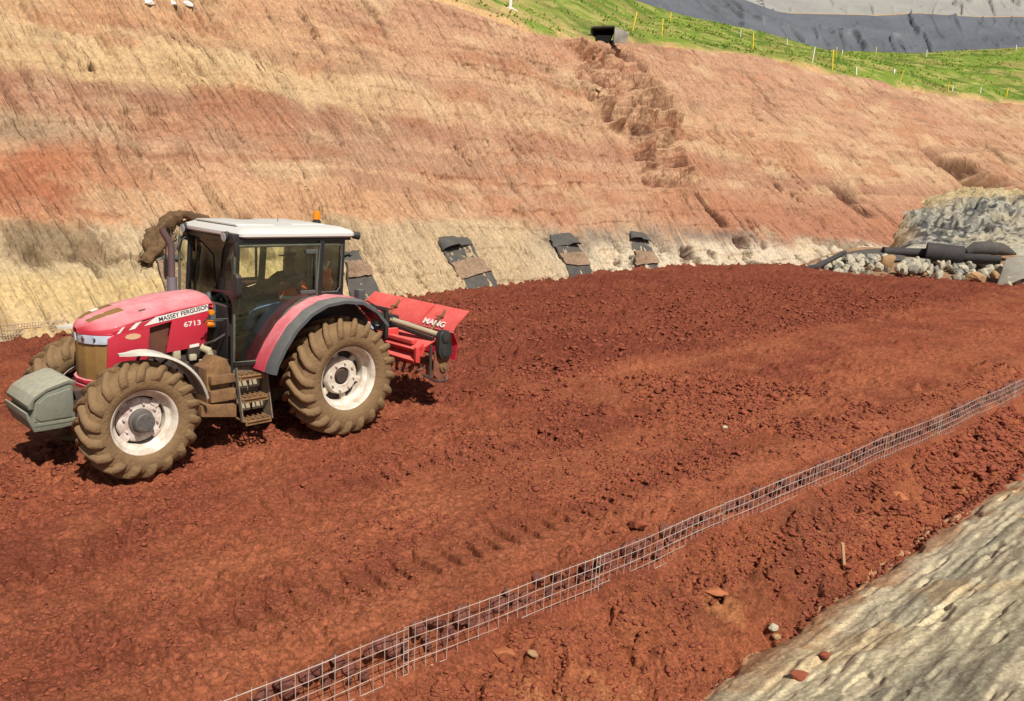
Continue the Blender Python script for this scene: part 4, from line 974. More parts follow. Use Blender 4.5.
# inside the cab
m = MB(); m.box((-.02, -.27, 1.38), (.50, .27, 1.50), .04).box((-.10, -.26, 1.40), (.04, .26, 2.02), .04, rot=(0, -.12, 0)).box((.0, -.18, 1.08), (.40, .18, 1.30), .02); m.build('seat', M['seat'], tr)
m = MB(); m.prism([(1.36, 1.14), (1.36, 1.86), (1.22, 1.90), (1.02, 1.80), (1.08, 1.55), (1.20, 1.14)], 'y', -.24, .24, .03); m.build('dashboard', M['interior'], tr)
m = MB(); ring = [(.86+math.cos(t)*.10, math.sin(t)*.20, 1.80+math.cos(t)*.155) for t in np.linspace(0, 2*math.pi, 25)]
m.tube(ring, .014, 8).tube([(.86, 0, 1.80), (1.05, 0, 1.68)], .025, 10).tube([(.86, -.2, 1.80), (.86, .2, 1.80)], .012, 6); m.build('steering_wheel', M['black'], tr)
m = MB(); m.box((-.12, -.64, 1.15), (1.10, -.36, 1.84), .04).tube([(.55, -.45, 1.7), (.62, -.44, 1.92)], .02, 8).tube([(.35, -.45, 1.7), (.38, -.44, 1.88)], .018, 8); m.build('side_console', M['interior'], tr)
m = MB(); m.tube([(1.38, .1, 1.80), (1.45, .18, 1.9), (1.50, .26, 1.82), (1.46, .34, 1.68)], .03, 8).tube([(1.40, -.1, 1.78), (1.47, .02, 1.86), (1.50, .14, 1.78)], .03, 8).box((1.44, -.2, 1.5), (1.52, .36, 1.80), .03); m.build('wiring_loom', M['interior'], tr)
m = MB(); m.box((.55, -.69, 2.05), (.66, -.67, 2.16), .01).tube([(.60, -.68, 2.16), (.60, -.68, 2.32)], .01, 6); m.build('monitor', M['black'], tr)
# rear linkage
m = MB()
for sd in (1, -1):
    m.strut((-.30, sd*.30, .62), (-1.22, sd*.44, .78), .05, .07, .01)
    m.tube([(-.40, sd*.24, 1.32), (-.75, sd*.34, 1.30)], .035, 8); m.tube([(-.75, sd*.34, 1.30), (-.85, sd*.38, .72)], .025, 8)
m.tube([(-.40, 0, 1.10), (-1.18, 0, 1.42)], .03, 10); m.tube([(-.45, -.3, 1.32), (-.45, .3, 1.32)], .05, 12)
m.build('lift_linkage', M['iron'], tr)
m = MB(); m.tube([(-.55, .48, 1.62), (-.86, .50, 1.28)], [.045, .045], 12).tube([(-.86, .50, 1.28), (-1.0, .5, 1.1)], .025, 10); m.build('lift_cylinder', plain('pale_blue_grey', srgb(170, 172, 186), rough=.4), tr)
m = MB(); m.box((-.56, .72, 1.62), (-.50, .98, 1.66), .005).box((-.44, .78, 1.80), (-.34, .90, 1.94), .015); m.build('tail_lamp', M['rubber'], tr)

# things in the cab
hv = MB(); rng = random.Random(3)
rows = []
for i in range(7):
    rows.append([(-.10-.02*math.sin(i*1.3+j), .40+.05*j+.012*math.sin(i+j*2), 2.20-.045*i-.02*j*(i/6)) for j in range(5)])
hv.sheet(rows, .02); vest = hv.build('safety_vest', M['orange'], None)
vest.matrix_world = tr.matrix_basis.copy() if False else Matrix.Translation((TX, TY, 0)) @ Matrix.Rotation(TH, 4, 'Z')
tag(vest, 'spare orange safety vest hanging inside the rear corner of the cab', 'vest')
band = MB(); band.strut((-.085, .40, 2.24), (-.085, .64, 2.02), .012, .035).strut((-.085, .47, 2.18), (-.085, .56, 2.30), .01, .03); band.build('reflective_band', M['sticker'], vest)
# ------------------------------------------------------------------ rotary tiller behind the tractor
til = empty('rotary_tiller', (TX+math.cos(TH)*-1.8, TY+math.sin(TH)*-1.8, 0), TH)
tag(til, 'faded red rotary tiller carried raised behind the tractor, with wide folded rear board', 'tiller')
def T_(p): return (p[0]+1.8, p[1], p[2])
class TB(MB):
    def build(s, name, mat, parent=None, smooth=35):
        bmesh.ops.translate(s.b, verts=s.b.verts, vec=(1.8, 0, 0)); return MB.build(s, name, mat, parent, smooth)
ys = [-1.12, -.62, -.60, .16, .18, .62, .64, 1.13]
for k, (a_, b_) in enumerate(((-1.22, -.45), (-.43, .33), (.35, 1.10))):
    m = TB()
    m.sheet([[(-1.93, a_, 1.24), (-1.93, b_, 1.24)], [(-2.0, a_, 1.34), (-2.0, b_, 1.34)], [(-2.25, a_+.0, 1.525), (-2.25, b_, 1.525)], [(-2.26, a_, 1.53), (-2.26, b_, 1.53)]], .010)
    m.build('rear_board', M['red_faded'], til, smooth=20)
m = TB(); m.sheet([[(-1.98, -1.12, .80), (-1.98, 1.13, .80)], [(-2.02, -1.12, 1.05), (-2.02, 1.13, 1.05)], [(-1.925, -1.12, 1.235), (-1.925, 1.13, 1.235)]], .012); m.build('rear_board_lower', M['red_paint'], til, smooth=20)
for y in (-.41, .70):
    m = TB(); m.strut((-1.96, y, 1.30), (-2.13, y, 1.50), .03, .03, .005).strut((-1.99, y-.05, 1.40), (-2.05, y+.06, 1.42), .03, .03); m.tube([(-1.95, y, 1.30), (-1.80, y, 1.18)], .018, 8); m.build('board_hinge', M['gold'], til)
# body
m = TB()
m.sheet([[(-1.36, -1.08, .92), (-1.36, 1.06, .92)], [(-1.42, -1.08, 1.06), (-1.42, 1.06, 1.06)], [(-1.60, -1.08, 1.13), (-1.60, 1.06, 1.13)], [(-1.85, -1.08, 1.10), (-1.85, 1.06, 1.10)], [(-1.93, -1.08, 1.0), (-1.93, 1.06, 1.0)]], .012)
m.build('rotor_hood', M['red_faded'], til, smooth=25)
m = TB(); m.prism([(-1.28, 1.02), (-1.40, 1.10), (-1.43, 1.10), (-1.43, 1.06), (-1.30, .97)], 'y', .0, 1.02, .006); m.prism([(-1.25, .86), (-1.38, .93), (-1.38, .87), (-1.27, .80)], 'y', -.95, 1.00, .006); m.prism([(-1.26, .84), (-1.26, 1.06), (-1.34, 1.08), (-1.34, .82)], 'y', 1.0, 1.05, .006)
m.box((-1.50, .28, 1.10), (-1.24, .36, 1.22), .01).box((-1.40, -.9, 1.08), (-1.30, .9, 1.14), .008)
m.build('front_beam', M['red_faded'], til)
m = TB(); m.box((-1.66, -.18, 1.08), (-1.36, .18, 1.38), .04); m.tube([(-1.40, 0, 1.22), (-1.05, 0, 1.05), (-.55, 0, .95)], [.06, .05, .05], 12); m.build('gearbox', M['greencase'], til)
m = TB(); m.tube([(-1.50, .16, 1.32), (-1.66, 1.06, 1.22)], .042, 14); m.build('drive_tube', M['silver'], til)
m = TB(); m.strut((-1.47, .05, 1.27), (-1.60, 1.04, 1.15), .05, .06, .01).strut((-1.20, .42, 1.10), (-1.20, .42, 1.56), .05, .06, .01).strut((-1.20, -.42, 1.10), (-1.20, -.42, 1.50), .05, .06, .01).strut((-1.20, -.42, 1.50), (-1.20, .42, 1.54), .05, .05, .01).strut((-1.20, .42, 1.54), (-.72, .46, 1.66), .04, .05, .008).strut((-1.22, .0, 1.50), (-1.85, 0, 1.14), .04, .05, .008)
for k in range(2):
    m.tube([(-.75, .1+.15*k, 1.55), (-1.0, .15+.06*k, 1.62+.03*k), (-1.25, .2+.08*k, 1.50), (-1.45, .2+.06*k, 1.36)], .012, 6)
m.build('headstock', M['black'], til)
# side chain case
m = TB()
oval = [(-1.72+.115*math.cos(t), 1.18+.115*math.sin(t)) for t in np.linspace(0, math.pi, 12)]+[(-1.74+.135*math.cos(t), .97+.12*math.sin(t)) for t in np.linspace(math.pi, 2*math.pi, 12)]
m.prism(oval, 'y', 1.07, 1.17, .02, 3)
m.lathe([(.0, .07), (.02, .07), (.025, .04), (.025, 0)], (-1.72, 1.17, 1.18), 20).lathe([(.0, .09), (.014, .088), (.014, 0)], (-1.74, 1.17, .98), 24)
m.build('chain_case', M['greencase'], til)
m = TB(); m.prism([(-1.60, .98), (-1.58, .62), (-1.66, .55), (-1.84, .55), (-1.90, .66), (-1.88, 1.0)], 'y', 1.06, 1.09, .005); m.build('side_plate', plain('rusty_earth_plate', srgb(140, 92, 66), rough=.85, dirt=srgb(112, 62, 44), dirt_amt=.9), til)
m = TB(); m.prism([(-1.60, .98), (-1.58, .62), (-1.66, .55), (-1.84, .55), (-1.90, .66), (-1.88, 1.0)], 'y', -1.10, -1.07, .005)
m.build('side_plate', bpy.data.materials['rusty_earth_plate'], til)
m = TB(); m.lathe([(.0, .075), (.03, .07), (.03, .035), (.05, .03), (.05, 0)], (-1.76, 1.09, .72), 20).tube([(-1.76, -1.08, .72), (-1.76, 1.08, .72)], .05, 12); ro = m.build('rotor', M['gold'], til)
m = TB(); m.prism([(-1.40, .66), (-1.66, .52), (-1.86, .52), (-1.86, .50), (-1.64, .495), (-1.38, .63)], 'y', 1.05, 1.13, .004); m.tube([(-1.50, 1.10, 1.08), (-1.50, 1.10, .58)], .022, 8); m.build('skid', M['iron'], til)
rng = random.Random(9)
for k in range(9):                                         # flanges with bent blades
    y = -.98+k*.245; m = TB(); m.lathe([(-.006, .11), (.006, .11)], (-1.76, y, .72), 16); m.disc((-1.76, y, .72), .11, 16)
    for j in range(6):
        an = j*math.pi/3+k*.35; sd = 1 if j % 2 else -1; c_ = Vector((-1.76, y, .72)); d = Vector((math.cos(an), 0, math.sin(an))); t_ = Vector((-math.sin(an), 0, math.cos(an)))
        if d.z > .6: continue
        p = [c_+d*.08, c_+d*.19+t_*.02, c_+d*.225+t_*.05+Vector((0, sd*.02, 0)), c_+d*.235+t_*.08+Vector((0, sd*.09, 0))]
        m.sheet([[q-t_*.03, q+t_*.03] for q in p], .008)
    m.build('blade', plain('worn_blade', srgb(140, 110, 96), rough=.5, metal=.3, dirt=srgb(150, 84, 60), dirt_amt=.9) if k == 0 else bpy.data.materials['worn_blade'], ro)
nrm = Vector((.70, 0, .72)); xd = Vector((0, 1, 0)); yd = Vector((-.70, 0, .70))
lettering('MANG', .125, M['sticker'], til, (-1.930+1.8, .40, 1.275), (0, 1, 0), (-.07, 0, .10), sx=1.35, off=.004)

# ------------------------------------------------------------------ driver
def skin_chain(verts, edges, radii, name, mat, parent, sub=2):
    me = bpy.data.meshes.new(name); me.from_pydata([tuple(v) for v in verts], edges, []); o = bpy.data.objects.new(name, me); COL.objects.link(o)
    md = o.modifiers.new('skin', 'SKIN'); md.use_smooth_shade = True
    for i, r_ in enumerate(radii):
        v = me.skin_vertices[0].data[i]; v.radius = r_ if isinstance(r_, tuple) else (r_, r_); v.use_root = (i == 0)
    sb = o.modifiers.new('sub', 'SUBSURF'); sb.levels = sub; sb.render_levels = sub
    bpy.context.view_layer.update()
    me2 = bpy.data.meshes.new_from_object(o.evaluated_get(bpy.context.evaluated_depsgraph_get())); bpy.data.objects.remove(o)
    for p in me2.polygons: p.use_smooth = True
    me2.materials.clear(); me2.materials.append(mat); o = bpy.data.objects.new(name, me2); COL.objects.link(o)
    if parent is not None: o.parent = parent
    return o
M['skin'] = plain('skin', srgb(96, 62, 46), rough=.6, dirt=srgb(84, 52, 38))
M['jeans'] = plain('jeans', srgb(98, 132, 172), rough=.9, dirt=srgb(124, 150, 178), dscale=20)
M['shirt'] = plain('dark_shirt', srgb(28, 30, 38), rough=.9)
M['boot'] = plain('boot', srgb(40, 34, 30), rough=.7, dirt=srgb(110, 78, 56))
per = empty('person', (TX+math.cos(TH)*.18-math.sin(TH)*.14, TY+math.sin(TH)*.18+math.cos(TH)*.14, 1.53), TH)
tag(per, 'driver in orange vest, blue jeans and dark cap sitting at the wheel inside the cab', 'person')
hip = Vector((0, 0, .12))
# one continuous body: pelvis, spine, head, arms with hands, legs
V = [hip, (.02, 0, .26), (.04, 0, .42), (.05, 0, .54), (.06, 0, .61), (.075, 0, .68), (.085, 0, .76), (.075, 0, .835)]
Ra = [(.15, .11), (.145, .105), (.165, .105), (.13, .085), (.055, .058), (.068, .085), (.078, .098), (.05, .06)]
E_ = [(i, i+1) for i in range(7)]
def addchain(start, pts, rad):
    i = start
    for p, r_ in zip(pts, rad):
        V.append(p); Ra.append(r_); E_.append((i, len(V)-1)); i = len(V)-1
    return i
for sd in (1, -1):
    addchain(3, [(.05, sd*.15, .53), (.13, sd*.205, .52), (.27, sd*.22, .44), (.40, sd*.21, .41), (.53, sd*.19, .38), (.585, sd*.18, .375)], [.062, .056, .046, .040, .030, .034])
    addchain(0, [(.06, sd*.09, .08), (.26, sd*.13, .11), (.46, sd*.15, .13), (.55, sd*.15, .02), (.62, sd*.15, -.14), (.70, sd*.15, -.26), (.82, sd*.15, -.28)], [.10, .092, .066, .062, .055, .042, .035])
body = skin_chain(V, E_, Ra, 'body', M['skin'], per)
for sd in (1, -1):                          # fingers, closed round the steering wheel rim
    for k in range(4):
        y0 = sd*(.155+.0*k); z0 = .385-.018*k; x0 = .60+.008*k
        L_ = (.9, 1.0, .95, .8)[k]
        skin_chain([(x0-.02, y0+sd*.02, z0-.0), (x0+.03*L_, y0+sd*.01, z0+.012), (x0+.05*L_, y0-sd*.012, z0+.006), (x0+.04*L_, y0-sd*.026, z0-.004)], [(0, 1), (1, 2), (2, 3)], [.010, .009, .0085, .007], 'finger', M['skin'], body, 1)
    skin_chain([(.575, sd*.16, .37), (.60, sd*.135, .385), (.625, sd*.125, .395)], [(0, 1), (1, 2)], [.011, .010, .008], 'thumb', M['skin'], body, 1)
f = MB(); f.prism([(.155, .755), (.158, .78), (.185, .745), (.178, .735)], 'y', -.013, .013, .006); f.build('nose', M['skin'], body)
for sd in (1, -1):
    f = MB(); f.lathe([(0, .0), (0, .009), (.004, .006), (.006, 0)], (.157, sd*.03, .785), 10, axis='x'); f.build('eye', plain('eye_dark', (.02, .02, .02), rough=.2), body)
    f = MB(); f.prism([(.065, .745), (.06, .79), (.085, .80), (.095, .775), (.082, .742)], 'y', sd*.078, sd*.090, .004); f.build('ear', M['skin'], body)
f = MB(); f.box((.150, -.022, .712), (.160, .022, .720), .003); f.build('mouth', plain('lip', srgb(110, 56, 48), rough=.5), body)
# clothes: shells a little outside the body
sh = skin_chain([(.02, 0, .10), (.02, 0, .26), (.04, 0, .42), (.05, 0, .545)]+[(.05, s_*.15, .54) for s_ in (1, -1)]+[(.13, s_*.205, .52) for s_ in (1, -1)]+[(.25, s_*.22, .45) for s_ in (1, -1)],
                [(0, 1), (1, 2), (2, 3), (3, 4), (3, 5), (4, 6), (5, 7), (6, 8), (7, 9)], [(.155, .115), (.152, .112), (.168, .108), (.135, .09), .070, .070, .064, .064, .056, .056], 'shirt', M['shirt'], per)
vs = skin_chain([(.02, 0, .11), (.02, 0, .27), (.04, 0, .40), (.045, 0, .50)], [(0, 1), (1, 2), (2, 3)], [(.205, .165), (.21, .165), (.22, .155), (.18, .130)], 'vest', M['orange'], per)
bd = MB(); bd.lathe([(.235, .212), (.285, .214)], (.02, 0, 0), 20, axis='z')
for q in bd.b.verts: q.co.y *= .80; q.co.x = .02+(q.co.x-.02)*1.0
bd.build('reflective_band', M['sticker'], vs)
V2 = [(.0, 0, .10), (.06, .09, .08), (.26, .13, .11), (.46, .15, .13), (.55, .15, .02), (.62, .15, -.14), (.67, .15, -.22), (.06, -.09, .08), (.26, -.13, .11), (.46, -.15, .13), (.55, -.15, .02), (.62, -.15, -.14), (.67, -.15, -.22)]
skin_chain(V2, [(0, 1), (1, 2), (2, 3), (3, 4), (4, 5), (5, 6), (0, 7), (7, 8), (8, 9), (9, 10), (10, 11), (11, 12)], [(.16, .12), .115, .105, .082, .076, .068, .062, .115, .105, .082, .076, .068, .062], 'trousers', M['jeans'], per)
for sd in (1, -1): skin_chain([(.665, sd*.15, -.20), (.69, sd*.15, -.275), (.78, sd*.15, -.295), (.86, sd*.15, -.30)], [(0, 1), (1, 2), (2, 3)], [.055, .052, .045, .035], 'boot', M['boot'], per)
cp = skin_chain([(.060, 0, .80), (.070, 0, .86)], [(0, 1)], [(.092, .112), (.07, .085)], 'cap', M['shirt'], per)
f = MB(); f.prism([(.10, -.07), (.17, -.065), (.235, -.03), (.245, 0), (.235, .03), (.17, .065), (.10, .07)], 'z', .815, .825, .003); f.build('brim', M['shirt'], cp)
# ------------------------------------------------------------------ everything lying and standing around
def ground_z(x, y):
    z = ground_h(np.array([[float(x)]]), np.array([[float(y)]]))[0]; return float(z[0, 0])
def gpt(px, py, z0=0.0, it=6):
    """where the line of sight through the foot of a thing meets the modelled ground"""
    z = z0
    for _ in range(it):
        p = at_z(px, py, z); z = .5*z+.5*ground_z(p.x, p.y)
    p = at_z(px, py, z); return Vector((p.x, p.y, ground_z(p.x, p.y)))
def rock_mesh(name, mat, r, seed, flat=.75, sub=2, sharp=True, dims=(1, 1, 1)):
    """broken stone: a ball cut by random planes, then roughened"""
    rng = random.Random(seed); b = bmesh.new(); bmesh.ops.create_icosphere(b, subdivisions=sub, radius=1)
    planes = []
    for k in range(9):
        n = Vector((rng.gauss(0, 1), rng.gauss(0, 1), rng.gauss(0, 1))).normalized(); planes.append((n, rng.uniform(.50, .85)))
    for v in b.verts:
        p = v.co.copy()
        for n, d in planes:
            e = p.dot(n)-d
            if e > 0: p -= n*e
        p *= 1+rng.uniform(-.03, .03)
        v.co = Vector((p.x*r*dims[0], p.y*r*dims[1], p.z*r*flat*dims[2]))
    me = bpy.data.meshes.new(name); b.to_mesh(me); b.free(); me.materials.append(mat)
    return me
def put(name, me, loc, rot, parent=None):
    o = bpy.data.objects.new(name, me); COL.objects.link(o); o.location = loc; o.rotation_euler = rot
    if parent is not None: o.parent = parent
    return o
M['wire'] = plain('galvanised_wire', srgb(192, 182, 168), rough=.5, metal=.1, dirt=srgb(160, 112, 88), dirt_amt=.9, dscale=3)
M['stone_dark'] = plain('dark_red_stone', srgb(104, 66, 60), rough=.9, dirt=srgb(150, 84, 60), dirt_amt=1, dscale=5, bump=.01)
M['clod'] = plain('red_clod', srgb(150, 84, 60), rough=.95, dirt=srgb(114, 60, 46), dirt_amt=1, dscale=2.5, bump=.006, spec=.1)
M['clod2'] = plain('brown_clod', srgb(150, 88, 58), rough=.95, dirt=srgb(176, 112, 74), dirt_amt=1, dscale=2.5, bump=.006, spec=.1)
M['stone_white'] = plain('pale_broken_stone', srgb(190, 180, 154), rough=.85, dirt=srgb(150, 136, 112), dirt_amt=.8, dscale=2, bump=.03)
M['stone_grey'] = plain('grey_broken_stone', srgb(150, 146, 132), rough=.85, dirt=srgb(108, 98, 84), dirt_amt=.8, dscale=2, bump=.03)
M['stone_tan'] = plain('tan_boulder', srgb(176, 140, 96), rough=.9, dirt=srgb(120, 90, 62), dirt_amt=.8, dscale=1.5, bump=.03)
M['geotex'] = plain('grey_geotextile', srgb(70, 68, 65), rough=.95, dirt=srgb(104, 94, 80), dirt_amt=.7, dscale=3, bump=.01)
M['geodark'] = plain('black_geotextile', srgb(48, 47, 48), rough=.8, dirt=srgb(92, 80, 68), dirt_amt=.45, dscale=2.5, bump=.01)
M['inside'] = plain('pipe_inside', srgb(14, 13, 13), rough=1)
M['geolight'] = plain('pale_geotextile', srgb(150, 144, 128), rough=.95, dirt=srgb(116, 106, 88), dirt_amt=.7, dscale=2, bump=.02)
M['stake_w'] = plain('raw_wood', srgb(196, 164, 116), rough=.8, dirt=srgb(150, 116, 76))
M['post_y'] = plain('yellow_paint', srgb(232, 206, 30), rough=.5, dirt=srgb(206, 170, 40))
M['post_w'] = plain('white_paint_post', srgb(232, 230, 220), rough=.5, dirt=srgb(196, 190, 176))
M['conc'] = plain('weathered_concrete', srgb(168, 162, 148), rough=.9, dirt=srgb(110, 104, 94), dirt_amt=.9, dscale=1.5, bump=.02)
M['blackconc'] = plain('stained_concrete', srgb(46, 46, 44), rough=.9, dirt=srgb(86, 84, 76), dirt_amt=.7, dscale=1.5)
M['root'] = plain('brown_fibre_mat', srgb(136, 104, 68), rough=1, dirt=srgb(82, 60, 40), dirt_amt=1, dscale=9, bump=.08)

# --- wire mesh panels along the edge of the fill
def edge_xy(a, dw=0): return xy(a, float(edge_off(a))+dw)
def wire_panel(a0, a1, k, label):
    rng = random.Random(100+k); m = MB()
    top = .035+rng.uniform(-.012, .012); tilt = rng.uniform(-.012, .012); lean = rng.uniform(-.02, .03)
    ph = rng.uniform(0, 6)
    def P(a, dz):
        tt = (a-a0)/(a1-a0); dw = .005*math.sin(a*2.1+ph)+lean*dz+.004*(k % 2)
        x, y = edge_xy(a, -dw*1.0-.004); return (x, y, top+tilt*(tt-.5)*2+.006*math.sin(a*3.3+ph)-dz)
    n = int(round((a1-a0)/.108))
    for j in range(5):
        m.tube([P(a0+(a1-a0)*i/24, j*.102) for i in range(25)], (.0033 if j else .0042), 5)
    for i in range(n+1):
        a = a0+(a1-a0)*i/n; e = rng.uniform(-.006, .006); r_ = .0033 if 0 < i < n else .0040
        m.tube([P(a, -.015-rng.random()*.01), P(a+e, .2), P(a+e*2, .44)], r_, 5)
    o = m.build('wire_mesh_panel', M['wire'], None, smooth=60)
    return tag(o, label, 'wire mesh', 'wire mesh panels retaining the edge of the red fill')
names_ = ['wire mesh panel at the lower left end of the row, partly out of the frame', 'wire mesh panel second from the near end of the row, with dark stones close behind', 'wire mesh panel third from the near end of the row', 'wire mesh panel nearest below the big dark lump of soil', 'wire mesh panel opposite the wooden stake', 'wire mesh panel halfway along the row towards the right', 'wire mesh panel sixth along the row, half buried at its foot', 'wire mesh panel last but one before the right edge of the photo', 'wire mesh panel farthest away, at the right edge of the photo']
for k in range(9):
    wire_panel(-3.1+2.2*k-.02, -.9+2.2*k+.02, k, names_[k])
# one more row at the far left foot of the cut
m = MB()
p0, p1 = at_z(-70, 352, .0), at_z(66, 338, .0)
for j in range(5): m.tube([(p0.x, p0.y, -.05+.1*j), ((p0.x+p1.x)/2, (p0.y+p1.y)/2-.05, -.03+.1*j), (p1.x, p1.y, .0+.09*j)], .006, 5)
for i in range(47):
    t = i/46; q = p0.lerp(p1, t); m.tube([(q.x, q.y, -.12), (q.x+.01, q.y, .37)], .006, 5)
tag(m.build('wire_mesh_panel', M['wire'], None), 'low wire mesh standing at the far left foot of the pale cut face', 'wire mesh')

# --- stones packed behind the wire
rng = random.Random(21)
stone_me = [rock_mesh('stone', M['stone_dark'], 1, 300+i, .8) for i in range(6)]
a = -2.9
while a < 16.5:
    r_ = rng.uniform(.035, .095)*(1+.02*a)
    x, y = edge_xy(a, .015+r_*.8+rng.random()*.05)
    o = put('stone', stone_me[rng.randrange(6)], (x, y, -.04-rng.random()*.26), (rng.random()*6, rng.random()*6, rng.random()*6)); o.scale = (r_, r_*rng.uniform(.7, 1.1), r_*rng.uniform(.7, 1))
    kp = min(8, max(0, int((a+3.1)/2.2)))
    tag(o, 'dark reddish stone packed close behind '+('the near left end of the wire mesh', 'the second wire mesh panel', 'the third wire mesh panel', 'the fourth wire mesh panel', 'the wire mesh above the wooden stake', 'the sixth wire mesh panel', 'the half buried seventh panel', 'the eighth wire mesh panel', 'the farthest wire mesh panel')[kp], 'stone', 'dark stones behind panel '+('one', 'two', 'three', 'four', 'five', 'six', 'seven', 'eight', 'nine')[kp])
    a += r_*rng.uniform(.7, 1.2)
# --- loose soil: clods of every size, past counting
def scatter():
    rng = np.random.RandomState(8); b0 = bmesh.new(); bmesh.ops.create_icosphere(b0, subdivisions=1, radius=1)
    bv = np.array([v.co[:] for v in b0.verts]); bf = np.array([[v.index for v in f.verts] for f in b0.faces]); b0.free()
    sets = []
    def region(n, a0, a1, w0, w1, rmin, rmax, mode):
        a = rng.uniform(a0, a1, n); wv = rng.uniform(w0, w1, n)
        keep = noise(a*.8, wv*1.2, 801)+.5*noise(a*3, wv*4, 802) > (-.2 if mode != 'crust' else -.08)
        a, wv = a[keep], wv[keep]; x, y = xy(a, wv+edge_off(a)); d = np.hypot(x, y)
        keep = (np.abs(np.arctan2(x, y)) < .70)*(d < 36); x, y, d = x[keep], y[keep], d[keep]
        r_ = rmin*(rmax/rmin)**(rng.rand(len(x))**2.2)*np.clip(d/10, .7, 1.6)
        sets.append((x, y, r_))
    region(34000, -4, 10, .5, 6.5, .009, .034, 'crust')
    region(500, -4, 10, .5, 6, .03, .055, 'crust')
    region(16000, 0, 30, 5.5, 13, .013, .036, 'till')
    region(700, -2, 26, 5.5, 13.5, .03, .06, 'till')
    region(20000, -3, 14, -1.25, -.10, .009, .034, 'deb')
    region(420, -3, 14, -1.30, -.15, .03, .06, 'deb')
    region(1600, -4, 16, .2, .7, .008, .035, 'edge')
    V, F, off = [], [], 0
    for x, y, r_ in sets:
        z = ground_h(x[None], y[None])[0][0]
        n = len(x); sc = r_[:, None, None]*(bv[None]*(1+.9*(rng.rand(n, len(bv), 1)-.5)))*(.55+.9*rng.rand(n, 1, 3))*np.array([1.15, 1, .75])
        th = rng.rand(n)*6.28; c, s_ = np.cos(th), np.sin(th)
        X = sc[..., 0]*c[:, None]-sc[..., 1]*s_[:, None]+x[:, None]; Y = sc[..., 0]*s_[:, None]+sc[..., 1]*c[:, None]+y[:, None]; Z = sc[..., 2]*.8+z[:, None]+r_[:, None]*.15
        V.append(np.stack([X, Y, Z], -1).reshape(-1, 3)); F.append((bf[None]+(np.arange(n)*len(bv))[:, None, None]).reshape(-1, 3)+off); off += n*len(bv)
    V = np.concatenate(V); F = np.concatenate(F); me = bpy.data.meshes.new('soil_clods')
    me.vertices.add(len(V)); me.vertices.foreach_set('co', V.astype(np.float32).ravel()); me.loops.add(F.size); me.loops.foreach_set('vertex_index', F.astype(np.int32).ravel())
    me.polygons.add(len(F)); me.polygons.foreach_set('loop_start', np.arange(0, F.size, 3, dtype=np.int32)); me.update(calc_edges=True); me.materials.append(M['clod'])
    o = bpy.data.objects.new('soil_clods', me); COL.objects.link(o); tag(o, 'loose red clods and crumbs scattered over the fill and the edge', None, None, 'stuff')
scatter()
# --- single lumps one can point to
def lump(px, py, r_, mat, seed, name, label, cat, dims=(1, 1, 1), z0=0., sink=.35, rz=0):
    p = gpt(px, py, z0); o = put(name, rock_mesh(name, mat, r_, seed, .7, 3, dims=dims), (p.x, p.y, p.z+r_*(.42-sink)*.7*dims[2]), (0.1, .1, rz)); return tag(o, label, cat)
lump(637, 535, .10, M['clod'], 41, 'soil_lump', 'dark lump of soil lying on top of the edge just behind the wire', 'soil lump', (1.2, .8, 1))
lump(715, 590, .12, M['clod2'], 42, 'soil_lump', 'flat wide brown slab of soil on the debris slope below the wire', 'soil lump', (1.5, .8, .6), -.5, .55)
lump(898, 492, .17, M['clod2'], 43, 'rock', 'orange brown rock near the grey bank below the wire', 'rock', (1.2, .8, .9), -.5, .45)
lump(773, 628, .055, M['stone_white'], 44, 'rock', 'small white stone at the foot of the debris slope beside the grey bank', 'rock', (1, 1, 1.2), -.7, .1)
lump(776, 637, .045, M['stone_tan'], 45, 'rock', 'small tan stone just below the white one beside the grey bank', 'rock', (1, 1, 1), -.7, .1)
lump(828, 656, .06, M['clod'], 46, 'soil_lump', 'small dark red clod lying alone on the grey bank', 'soil lump', (1.3, .8, .8), -.4, .1)
lump(800, 676, .08, M['clod'], 47, 'soil_lump', 'flat reddish clod on the grey bank nearest the bottom edge', 'soil lump', (1.4, .9, .5), -.4, .2)
lump(505, 652, .10, M['clod2'], 48, 'rock', 'pale tan stone in the loose soil below the wire near the bottom edge', 'rock', (1.2, .8, .7), -.4)
lump(532, 656, .05, M['stone_tan'], 49, 'rock', 'small pinkish stone right of the pale tan one', 'rock', (1.2, .8, .9), -.4)
lump(725, 428, .05, M['stone_white'], 50, 'rock', 'tiny white stone lying alone on the middle of the red fill', 'rock')
lump(958, 463, .13, M['clod'], 51, 'soil_lump', 'dark clod in the gully at the right', 'soil lump', (1.3, .8, .8), -.5)
lump(703, 455, .07, M['clod'], 52, 'soil_lump', 'dark clod at the end of a tyre print on the fill', 'soil lump')
# --- survey stake
p = gpt(846, 572, -.6); q = at_y(842.5, 543, p.y)
m = MB(); m.strut((p.x, p.y, p.z-.15), (q.x, q.y, q.z), .035, .03, .003); tag(m.build('wooden_stake', M['stake_w'], None), 'short bare wooden stake driven into the red debris slope', 'stake')

bpy.context.view_layer.update()
from mathutils.bvhtree import BVHTree
SLB = BVHTree.FromObject(bpy.data.objects['cut_slope'], bpy.context.evaluated_depsgraph_get())
def on_slope(p, n, out):
    l, nn, i_, d_ = SLB.ray_cast(p+n*2.5, -n)
    return (l if l is not None else p)+n*out
